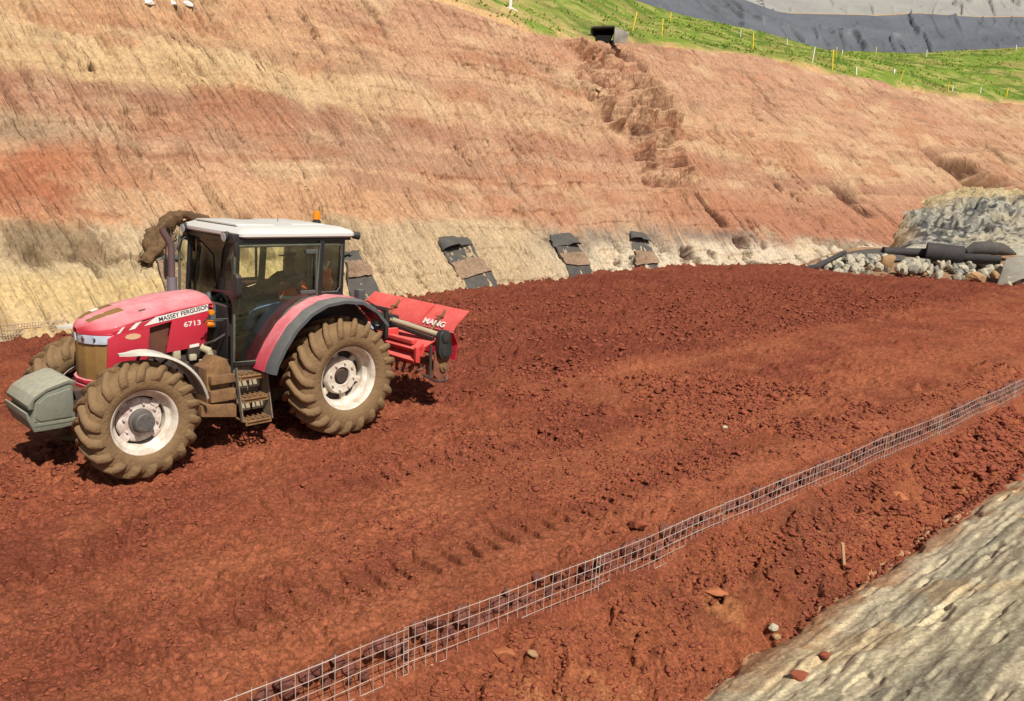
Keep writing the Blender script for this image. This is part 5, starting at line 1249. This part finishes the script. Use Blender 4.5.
# --- drains: geotextile strips running down the cut, each with a rolled mouth at its top
def drain(corners, label, mouth=1.0, flip=1, cover=(.42, .74)):
    (tl, tr_, br, bl) = [face_pt(*c, out=.16) for c in corners]
    o = empty('drain_strip', bl.lerp(br, .5)); tag(o, label, 'drain strip', 'geotextile drain strips running down the cut face')
    base = o.location.copy(); ux_ = (tr_-tl).normalized(); f_, t_, _ = face_at(*corners[3]); n = face_normal(f_, t_)
    def S(u, v, out=0.):
        q = (tl.lerp(tr_, u)).lerp(bl.lerp(br, u), v)
        c = (on_slope(q, n, 0)+on_slope(q+(br-bl)*.2, n, 0)+on_slope(q-(br-bl)*.2, n, 0))/3-((on_slope(q, n, 0)+on_slope(q+(br-bl)*.2, n, 0)+on_slope(q-(br-bl)*.2, n, 0))/3-q).dot(ux_)*ux_
        return c+n*(out+.045)-base
    def part(v0, v1, nm, mat, out, k=10):
        m = MB(); m.sheet([[S(u/6, v0+(v1-v0)*i/k, out+.035*noise(np.array([u*1.3]), np.array([i*.7+v0*9]), 900)[0]) for u in range(7)] for i in range(k+1)], .03); return m.build(nm, mat, o)
    part(0, 1.06, 'geotextile_strip', M['geotex'], 0.0, 22)
    part(cover[0], cover[1], 'soil_cover', earth_mat('strip_soil', base=srgb(148, 122, 98), bump=.03, fine=14) if 'strip_soil' not in bpy.data.materials else bpy.data.materials['strip_soil'], .06)
    # the mouth: a wide open tube folded in two lobes
    w_ = (tr_-tl).length; ux = (tr_-tl).normalized(); dn = (bl-tl).normalized()
    m = MB(); rows = []
    for v in np.linspace(0, 1, 7):
        row = []
        for k in range(15):
            t = k/14*math.pi; hgt = (.26*mouth*v**.7+.01)*(abs(math.sin(t))**.6)*(1 if math.cos(t)*flip > 0 else .55)*(1 if abs(math.cos(t)) > .15 else .55)
            row.append(S(0, 0)+ux*(w_*(.5-.5*math.cos(t))*(.8+.28*v)+.1*w_*(1-v)-.04*w_)+dn*(v*.34*w_-.10*w_)+n*(hgt+.02)+(bl-tl).normalized()*0)
        rows.append(row)
    m.sheet(rows, .025); m.build('drain_mouth', M['geotex'], o, smooth=60)
    m = MB(); m.sheet([[rows[-1][k]*.97+S(.5, .12, .02)*.03-dn*.03 for k in range(15)], [rows[-1][0].lerp(rows[-1][14], .5-.5*math.cos(k/14*math.pi))-dn*.03+n*.01 for k in range(15)]]); m.build('mouth_opening', M['inside'], o)
    return o
drain(((436, 246), (463, 243), (490, 292), (463, 299)), 'drain strip with a heart-shaped black mouth, right of the tractor cab', 1.1)
drain(((551, 239), (575, 236), (597, 275), (567, 278)), 'drain strip second to the right of the tractor, its mouth folded flat', .8, -1)
drain(((630, 233), (648, 235), (665, 271), (643, 274)), 'drain strip farthest to the right, half covered with pale soil', .8, 1)
drain(((343, 250), (358, 249), (384, 296), (354, 301)), 'drain strip behind the rear corner of the cab, showing between cab and tiller', .6, 1, (.25, .55))
o = drain(((150, 262), (183, 256), (196, 318), (168, 322)), 'drain strip behind the exhaust pipe under the hanging brown mat', .7, 1, (.05, .95))
# brown fibre mat hanging over the drain at the left
spine = [face_pt(*c, out=o_) for c, o_ in (((142, 268), .15), ((147, 254), .20), ((154, 240), .24), ((165, 228), .26), ((181, 223), .24), ((197, 226), .20), ((212, 232), .15))]
m = MB(); rows = []
rn = random.Random(4)
n = face_normal(*face_at(165, 225)[:2]); NR = 56
for i in range(NR):
    q = i/(NR-1)*6; k0 = min(int(q), 5); s_ = spine[k0].lerp(spine[k0+1], q-k0); nx_ = (spine[min(k0+2, 6)]-spine[max(k0-1, 0)]).normalized(); sd = nx_.cross(n).normalized()
    wd = np.interp(q, [0, 1, 2, 3, 4, 5, 6], [.10, .20, .20, .15, .12, .12, .05]); row = []
    for k in range(22):
        e = k/10.5-1; wn = wd*(1+.7*float(noise(np.array([q*1.7]), np.array([9.+(e > 0)*5]), 951)[0])+.5*float(noise(np.array([q*5.]), np.array([3.+(e > 0)*5]), 952)[0]))
        p_ = s_+sd*wn*e; hgt = .16*math.sqrt(max(0, 1-e*e))+.16*float(fbm(np.array([p_.x*4.5]), np.array([p_.z*4.5]), 4, 953)[0])
        row.append(p_+n*hgt-Vector((0, 0, .10*max(0, -float(noise(np.array([p_.x*6]), np.array([e*1.5]), 954)[0])))))
    rows.append(row)
m.sheet(rows); fm = m.build('fibre_mat', M['root'], None, smooth=50); md = fm.modifiers.new('t', 'SOLIDIFY'); md.thickness = .03
tag(fm, 'shaggy brown fibre mat hanging in an arch on the cut behind the exhaust pipe', 'fibre mat')
m = MB()
for k in range(150):
    i = rn.randrange(0, 6); c = spine[i].lerp(spine[i+1], rn.random())+Vector((rn.uniform(-.3, .2), rn.uniform(-.2, .1), rn.uniform(-.35, .1)))+n*rn.uniform(.0, .25)
    if not (0 < rn.random() < .8): continue
    d = Vector((rn.uniform(-.15, .15), rn.uniform(-.05, .05), rn.uniform(-.30, .05))); m.tube([c, c+d*.5+Vector((rn.uniform(-.04, .04), 0, 0)), c+d], .006, 4)
m.build('loose_fibre', M['root'], fm)

# --- grey rock mound, pale ledge, rolls and broken stone at the right-hand end of the fill
def build_mound():
    xs = np.linspace(17, 75, 330); ysd = np.linspace(41.5, 66, 190); X, Y = np.meshgrid(xs, ysd)
    left = 19.6+.30*(Y-44)+.9*noise(Y*.35, X*0, 601)+.4*noise(Y*1.1, X*0, 602)
    top = np.interp(X, [20, 24, 27, 29.5, 33, 75], [1.9, 3.1, 4.1, 4.55, 4.6, 4.6])+.25*noise(X*.6, Y*.3, 603)
    f = sm(44.3, 52.5, Y+.7*noise(X*.4, Y*.4, 605))
    Z = 1.35*sm(42.6, 43.3, Y)+(top-1.35)*f**.85
    Z = Z*sm(-.6, 1.6, X-left)-.6*sm(1.0, -.8, X-left)
    Z += (.30*fbm(X*.9, Y*.9, 4, 607)+.40*np.abs(fbm(X*2.2, Y*2.2, 3, 609)))*sm(.02, .3, f)*sm(-.5, 1, X-left)+.06*fbm(X*3, Y*3, 3, 611)
    Z += .22*fbm(X*4, Y*4, 3, 620)*sm(.02, .3, f)
    Z -= .35*sm(.16, .26, fbm(X*1.5, Y*1.9, 3, 613))*sm(.1, .4, f)
    C = lambda r, g, b: np.array(srgb(r, g, b))
    col = lerp(C(140, 136, 124), C(82, 81, 79), sm(-.15, .2, fbm(X*1.3, Y*1.3, 4, 615))[..., None])
    col = lerp(col, C(186, 172, 140), (sm(.2, .5, fbm(X*.35, Y*.5, 4, 617))*.7)[..., None])
    col = lerp(col, C(58, 57, 56), (sm(.06, .16, fbm(X*4.5, Y*6, 3, 619))*.8)[..., None]); col = lerp(col, C(190, 182, 160), (sm(.14, .24, fbm(X*5, Y*6, 3, 621))*.7)[..., None])
    col = lerp(col, C(196, 172, 126), (sm(.82, .98, f)*.8)[..., None])
    col = lerp(col, C(176, 142, 100), (sm(2.6, .8, X-left)*sm(.1, .3, f)*.7)[..., None])
    col = lerp(col, C(176, 168, 148), (sm(.06, .0, f))[..., None])
    grid_mesh('rock_mound', np.stack([X, Y, Z], -1), earth_mat('mound_rock', attr='Col', var=.35, bump=.08, fine=11), attrs={'Col': col})['kind'] = 'structure'
build_mound()
def tubeobj(name, pts, r_, mat, label, cat, hollow=True, wav=.0, n=24):
    m = MB(); P = []
    N_ = 14
    for i in range(N_+1):
        t = i/N_*(len(pts)-1); k = min(int(t), len(pts)-2); P.append(Vector(pts[k]).lerp(Vector(pts[k+1]), t-k)+Vector((0, 0, wav*math.sin(i*1.9))))
    rr = r_ if isinstance(r_, (list, tuple)) else [r_, r_]
    R_ = [np.interp(i/N_, np.linspace(0, 1, len(rr)), rr) for i in range(N_+1)]
    m.tube(P, R_, n, caps=not hollow)
    if hollow: m.tube([P[0]+(P[1]-P[0])*.02]+P[1:-1]+[P[-1]-(P[-1]-P[-2])*.02], [q*.90 for q in R_], n, caps=True)
    o = m.build(name, mat, None); return tag(o, label, cat)
A_ = lambda px, py, y: tuple(at_y(px, py, y))
tubeobj('geomembrane_roll', [A_(926, 252, 41.8), A_(963, 256, 41.2)], .50, M['geodark'], 'thick black roll of plastic sheet lying across the broken stones', 'roll')
tubeobj('geomembrane_roll', [A_(883, 251, 42.2), A_(927, 253, 42.2)], [.22, .20, .24], M['geodark'], 'thin black roll just left of the thick roll', 'roll')
tubeobj('flattened_tube', [A_(964, 258, 41.5), A_(1001, 260, 40.6)], [.24, .25, .20], M['geodark'], 'slim black tube in front of the swollen one, right of the thick roll', 'tube', False)
tubeobj('sand_tube', [A_(966, 252, 42), A_(978, 248, 42), A_(1000, 249, 42), A_(1016, 254, 42)], [.18, .34, .36, .30, .05], M['geotex'], 'swollen dark geotextile tube resting behind the slim black tube', 'tube', False)
tubeobj('black_pipe', [A_(799, 271, 40.6), A_(816, 267, 40.4), A_(826, 262, 40.8), A_(845, 252, 41.5)], [.16, .15, .14, .10], M['geodark'], 'short black pipe end at the left tip of the stone pile', 'pipe', False)
# sheets
def cloth(name, rows, mat, label, cat, th=.03, sub=2):
    m = MB(); m.sheet(rows, th); o = m.build(name, mat, None, smooth=60); md = o.modifiers.new('s', 'SUBSURF'); md.levels = md.render_levels = sub
    return tag(o, label, cat)
cloth('geotextile_sheet', [[A_(838, 254, 42.5), A_(862, 249, 42.8), A_(888, 248, 43), A_(912, 251, 43)], [A_(832, 260, 41.5), A_(858, 256, 41.4), A_(884, 256, 41.6), A_(905, 258, 41.8)], [A_(828, 262, 41.1), A_(856, 259, 41.2), A_(884, 260, 41.2), A_(903, 262, 41.4)]], M['geotex'], 'dark geotextile sheet draped over the left part of the stone pile', 'geotextile sheet')
cloth('geotextile_sheet', [[A_(1004, 258, 40.3), A_(1016, 256, 40.3), A_(1032, 256, 40.3), A_(1046, 258, 40.3)], [A_(1003, 268, 39.6), A_(1014, 265, 39.4), A_(1030, 264, 39.4), A_(1046, 266, 39.4)], [A_(998, 280, 38.9), A_(1008, 277, 38.6), A_(1026, 272, 38.6), A_(1046, 274, 38.6)], [A_(995, 289, 38.4), A_(1006, 288, 38.0), A_(1024, 276, 38.2), A_(1046, 280, 38.2)]], M['geolight'], 'grey geotextile sheet hanging down over stones at the right edge', 'geotextile sheet')
cloth('geotextile_sheet', [[A_(905, 256, 41.9), A_(918, 258, 41.6), A_(930, 259, 41.3)], [A_(902, 262, 41.1), A_(916, 264, 41), A_(930, 264, 41)], [A_(898, 270, 40.4), A_(914, 270, 40.4), A_(926, 270, 40.4)]], M['geolight'], 'pale cloth flap left of and below the thick roll', 'geotextile sheet')
put_ = put('tan_sack', rock_mesh('tan_sack', M['stone_tan'], .46, 71, 1.0, 3, dims=(1, .5, 1.15)), at_y(889, 262, 40.6), (0, .2, .3)); tag(put_, 'pale tan pointed slab standing among the stones left of the thick roll', 'boulder')
o = put('boulder', rock_mesh('boulder', M['stone_tan'], .52, 72, .9, 3, dims=(1.5, .8, .8)), at_y(977, 278, 39.4), (0, 0, .2)); tag(o, 'brown boulder at the front of the stones below the thick roll', 'boulder')
o = put('boulder', rock_mesh('boulder', M['stone_tan'], .30, 73, .9, 3, dims=(1.3, .8, .9)), at_y(996, 275, 39.2), (0, 0, .9)); tag(o, 'small tan boulder between the brown boulder and the hanging sheet', 'boulder')
rng = random.Random(77)
rw = [rock_mesh('rock', M['stone_white'], 1, 700+i, .85, 2) for i in range(6)]; rg = [rock_mesh('rock', M['stone_grey'], 1, 750+i, .85, 2) for i in range(4)]
def stones(n, x0, x1, ytop, ybot, dep0, dep1, label, group, rs=(.15, .34)):
    for k in range(n):
        px = rng.uniform(x0, x1); u_ = rng.random(); yt = ytop(px); yb = ybot(px); py = yt+(yb-yt)*u_; dep = dep0+(dep1-dep0)*u_
        p = at_y(px, py, dep); r_ = rng.uniform(*rs)*(1.1-.3*u_)
        wh_ = rng.random() < .68
        o = put('rock', (rw if wh_ else rg)[rng.randrange(4)], p, (rng.random()*6, rng.random()*6, rng.random()*6)); o.scale = (r_*1.2, r_*rng.uniform(.8, 1.1), r_*rng.uniform(.7, 1.1))
        tag(o, label.replace('angular', 'cream' if wh_ else 'grey'), 'rock', group+(' (cream)' if wh_ else ' (grey)'))
stones(95, 806, 888, lambda x: np.interp(x, [808, 830, 886], [269, 259, 257]), lambda x: 273.5, 41.6, 40.0, 'pale angular rock in the pile at the left of the black rolls', 'pale rocks in the left pile')
stones(72, 900, 1002, lambda x: 261, lambda x: np.interp(x, [918, 950, 1002], [271, 279, 281]), 41.6, 39.3, 'pale angular rock in front of the black rolls', 'pale rocks in front of the rolls')
stones(14, 1006, 1050, lambda x: 281, lambda x: 289, 38.8, 37.8, 'pale angular rock at the right edge under the hanging sheet', 'pale rocks at the right edge', (.14, .26))
# earth heaped under the stones so that nothing hovers
m = MB(); rows = []
for i, (yy, zz) in enumerate(((42.9, 1.20), (42.2, .85), (41.2, .38), (40.3, .12), (39.2, -.05), (38.2, -.3))):
    rows.append([(14.0+k*1.0+.0*i, yy-max(0, k-9)*.10+.1*math.sin(k*1.7+i), (zz+.06*math.sin(k*2.3+i*1.1))*min(1, max(0, (k-.3*i)/4.0))-.25*(k < 2)) for k in range(26)])
m.sheet(rows); o = m.build('rubble_bank', M['face'] if 0 else earth_mat('rubble_earth', base=srgb(150, 118, 90), bump=.05, fine=8), None, smooth=60); md = o.modifiers.new('s', 'SUBSURF'); md.levels = md.render_levels = 2; o['kind'] = 'structure'

# --- terrace furniture: marker posts, culvert, scraps
deps = bpy.context.evaluated_depsgraph_get(); bpy.context.view_layer.update()
from mathutils.bvhtree import BVHTree
BT = [BVHTree.FromObject(bpy.data.objects[n_], bpy.context.evaluated_depsgraph_get()) for n_ in ('grass_terrace', 'cut_slope', 'dark_geomembrane_liner')]
def hit(px, py):
    d = ray(px, py).normalized(); best = None
    for b in BT:
        l, n_, i_, dd = b.ray_cast(Vector((0, 0, CAM_H)), d)
        if l is not None and (best is None or dd < best[0]): best = (dd, l)
    return best[1]
posts = [(753, 49, 753.6, 33, 'y', 'yellow marker post at the crest, second from the left of the yellow ones', .055), (832.4, 70, 833.2, 50, 'y', 'tallest yellow marker post, on the crest above the middle of the cut', .06), (875.6, 55, 876.6, 47, 'y', 'short yellow post standing against the dark liner', .05),
         (948, 91, 949, 82, 'y', 'yellow marker post on the crest towards the right', .05), (1006, 97, 1008, 88, 'y', 'yellow marker post farthest to the right on the crest', .06), (662, 36, 663, 19, 'y', 'yellow marker post right of the culvert', .05), (670.5, 22, 671, 12, 'y', 'yellow green post in the grass near the liner, above the culvert', .05),
         (632, 31, 637, 12, 'y', 'leaning pale yellow post just right of the culvert', .05), (836, 58, 837, 47, 'y', 'thin yellow post behind the tallest marker post', .04), (899, 83, 904, 70, 'y', 'leaning thin yellow stake in the right part of the grass', .035),
         (740.5, 37, 741, 30, 'w', 'white post beside the liner left of the crest posts', .05), (787, 46, 787.5, 39, 'w', 'short white post in the grass below the liner', .05), (812, 63, 815, 47, 'w', 'leaning white post left of the tallest yellow post', .05), (856.5, 75, 856.5, 67, 'w', 'white and orange peg on the crest', .07),
         (926.5, 57, 927, 50, 'w', 'white post at the foot of the dark liner on the right', .05), (980.5, 93, 981, 87, 'w', 'small white peg on the right of the crest', .05), (952.5, 91, 953, 86, 'w', 'small white peg beside the yellow crest post', .06), (894, 73, 894.5, 69, 'w', 'tiny white marker in the middle of the grass', .10), (842, 55, 842.5, 50, 'w', 'small white marker at the edge of the liner', .05), (1016, 50, 1016.5, 45, 'w', 'white marker at the right edge below the liner', .06)]
for (bx, by, tx, ty, c, lab, wd) in posts:
    p = hit(bx, by)
    if p is None: continue
    q = at_y(tx, ty, p.y); m = MB(); m.strut(p-Vector((0, 0, .25)), q, wd*1.6, wd*1.2, .006); ob = m.build('marker_post', M['post_y'] if c == 'y' else M['post_w'], None); tag(ob, lab, 'marker post', 'marker posts on the grass terrace')
p = hit(510, 9)
m = MB(); m.strut(p-Vector((0, 0, .2)), p+Vector((.05, 0, 1.2)), .16, .14, .02); m.strut(p+Vector((0, 0, .1)), p+Vector((-.5, 0, -.1)), .08, .06).strut(p+Vector((0, 0, .1)), p+Vector((.4, 0, -.1)), .08, .06)
tag(m.build('white_pipe', M['post_w'], None), 'white standpipe with splayed feet on the crest at the top edge', 'pipe')
# culvert outlet: a dark chamber mouth with splayed side walls
p = hit(604, 41); cu = empty('culvert', p, R(-8)); cu.scale = (.68, .68, .66); tag(cu, 'dark concrete culvert outlet with splayed wing walls at the crest', 'culvert')
m = MB(); m.prism([(-.95, 1.05), (.75, 1.15), (.75, 1.02), (-.95, .92)], 'y', -.3, 1.6, .02); m.build('top_slab', M['blackconc'], cu)
for nm, pts in (('wing_wall', [(-.95, -.10, -.3), (-1.0, -.10, 1.0), (-.75, 1.4, 1.0), (-.75, 1.4, -.3)]), ('side_wall', [(.70, -.2, -.3), (.75, -.2, 1.1), (.70, 1.5, 1.1), (.70, 1.5, -.3)])):
    m = MB(); m.sheet([[pts[0], pts[1]], [pts[3], pts[2]]], .12); m.build(nm, M['blackconc'], cu)
m = MB(); m.prism([(-.9, -.3), (-.95, 1.0), (.75, 1.1), (.3, -.3)], 'y', 1.1, 1.2); m.build('back_wall', M['inside'], cu)
m = MB(); m.sheet([[(.78, -.25, -.1), (.78, -.25, 1.08)], [(1.7, .35, -.1), (1.9, .35, .75)]], .12); m.build('wing_wall', M['conc'], cu)
m = MB(); m.prism([(-.75, -.45), (-.60, .42), (.55, .42), (.25, -.45)], 'y', -.1, 1.0); m.build('channel', M['inside'], cu)
for k, (px, py, w_, lab) in enumerate(((149, 3, .34, 'white plastic scrap at the top left of the cut'), (174, 5, .22, 'small white scrap in the middle of the litter at the top of the cut'), (189, 6, .30, 'white scrap with a dark edge at the top of the cut'), (598, 91, .28, 'small white stone on the slumped steps below the culvert'), (594, 57, .30, 'pale flat slab on the slumped steps just below the crest'))):
    p = hit(px, py); ob = put('litter' if k < 3 else 'rock', rock_mesh('litter' if k < 3 else 'rock', M['post_w'] if k < 3 else M['stone_white'], w_*.6, 900+k, .5), p+Vector((0, -.03, .05)), (.5, .2, .4*k)); tag(ob, lab, 'litter' if k < 3 else 'rock')
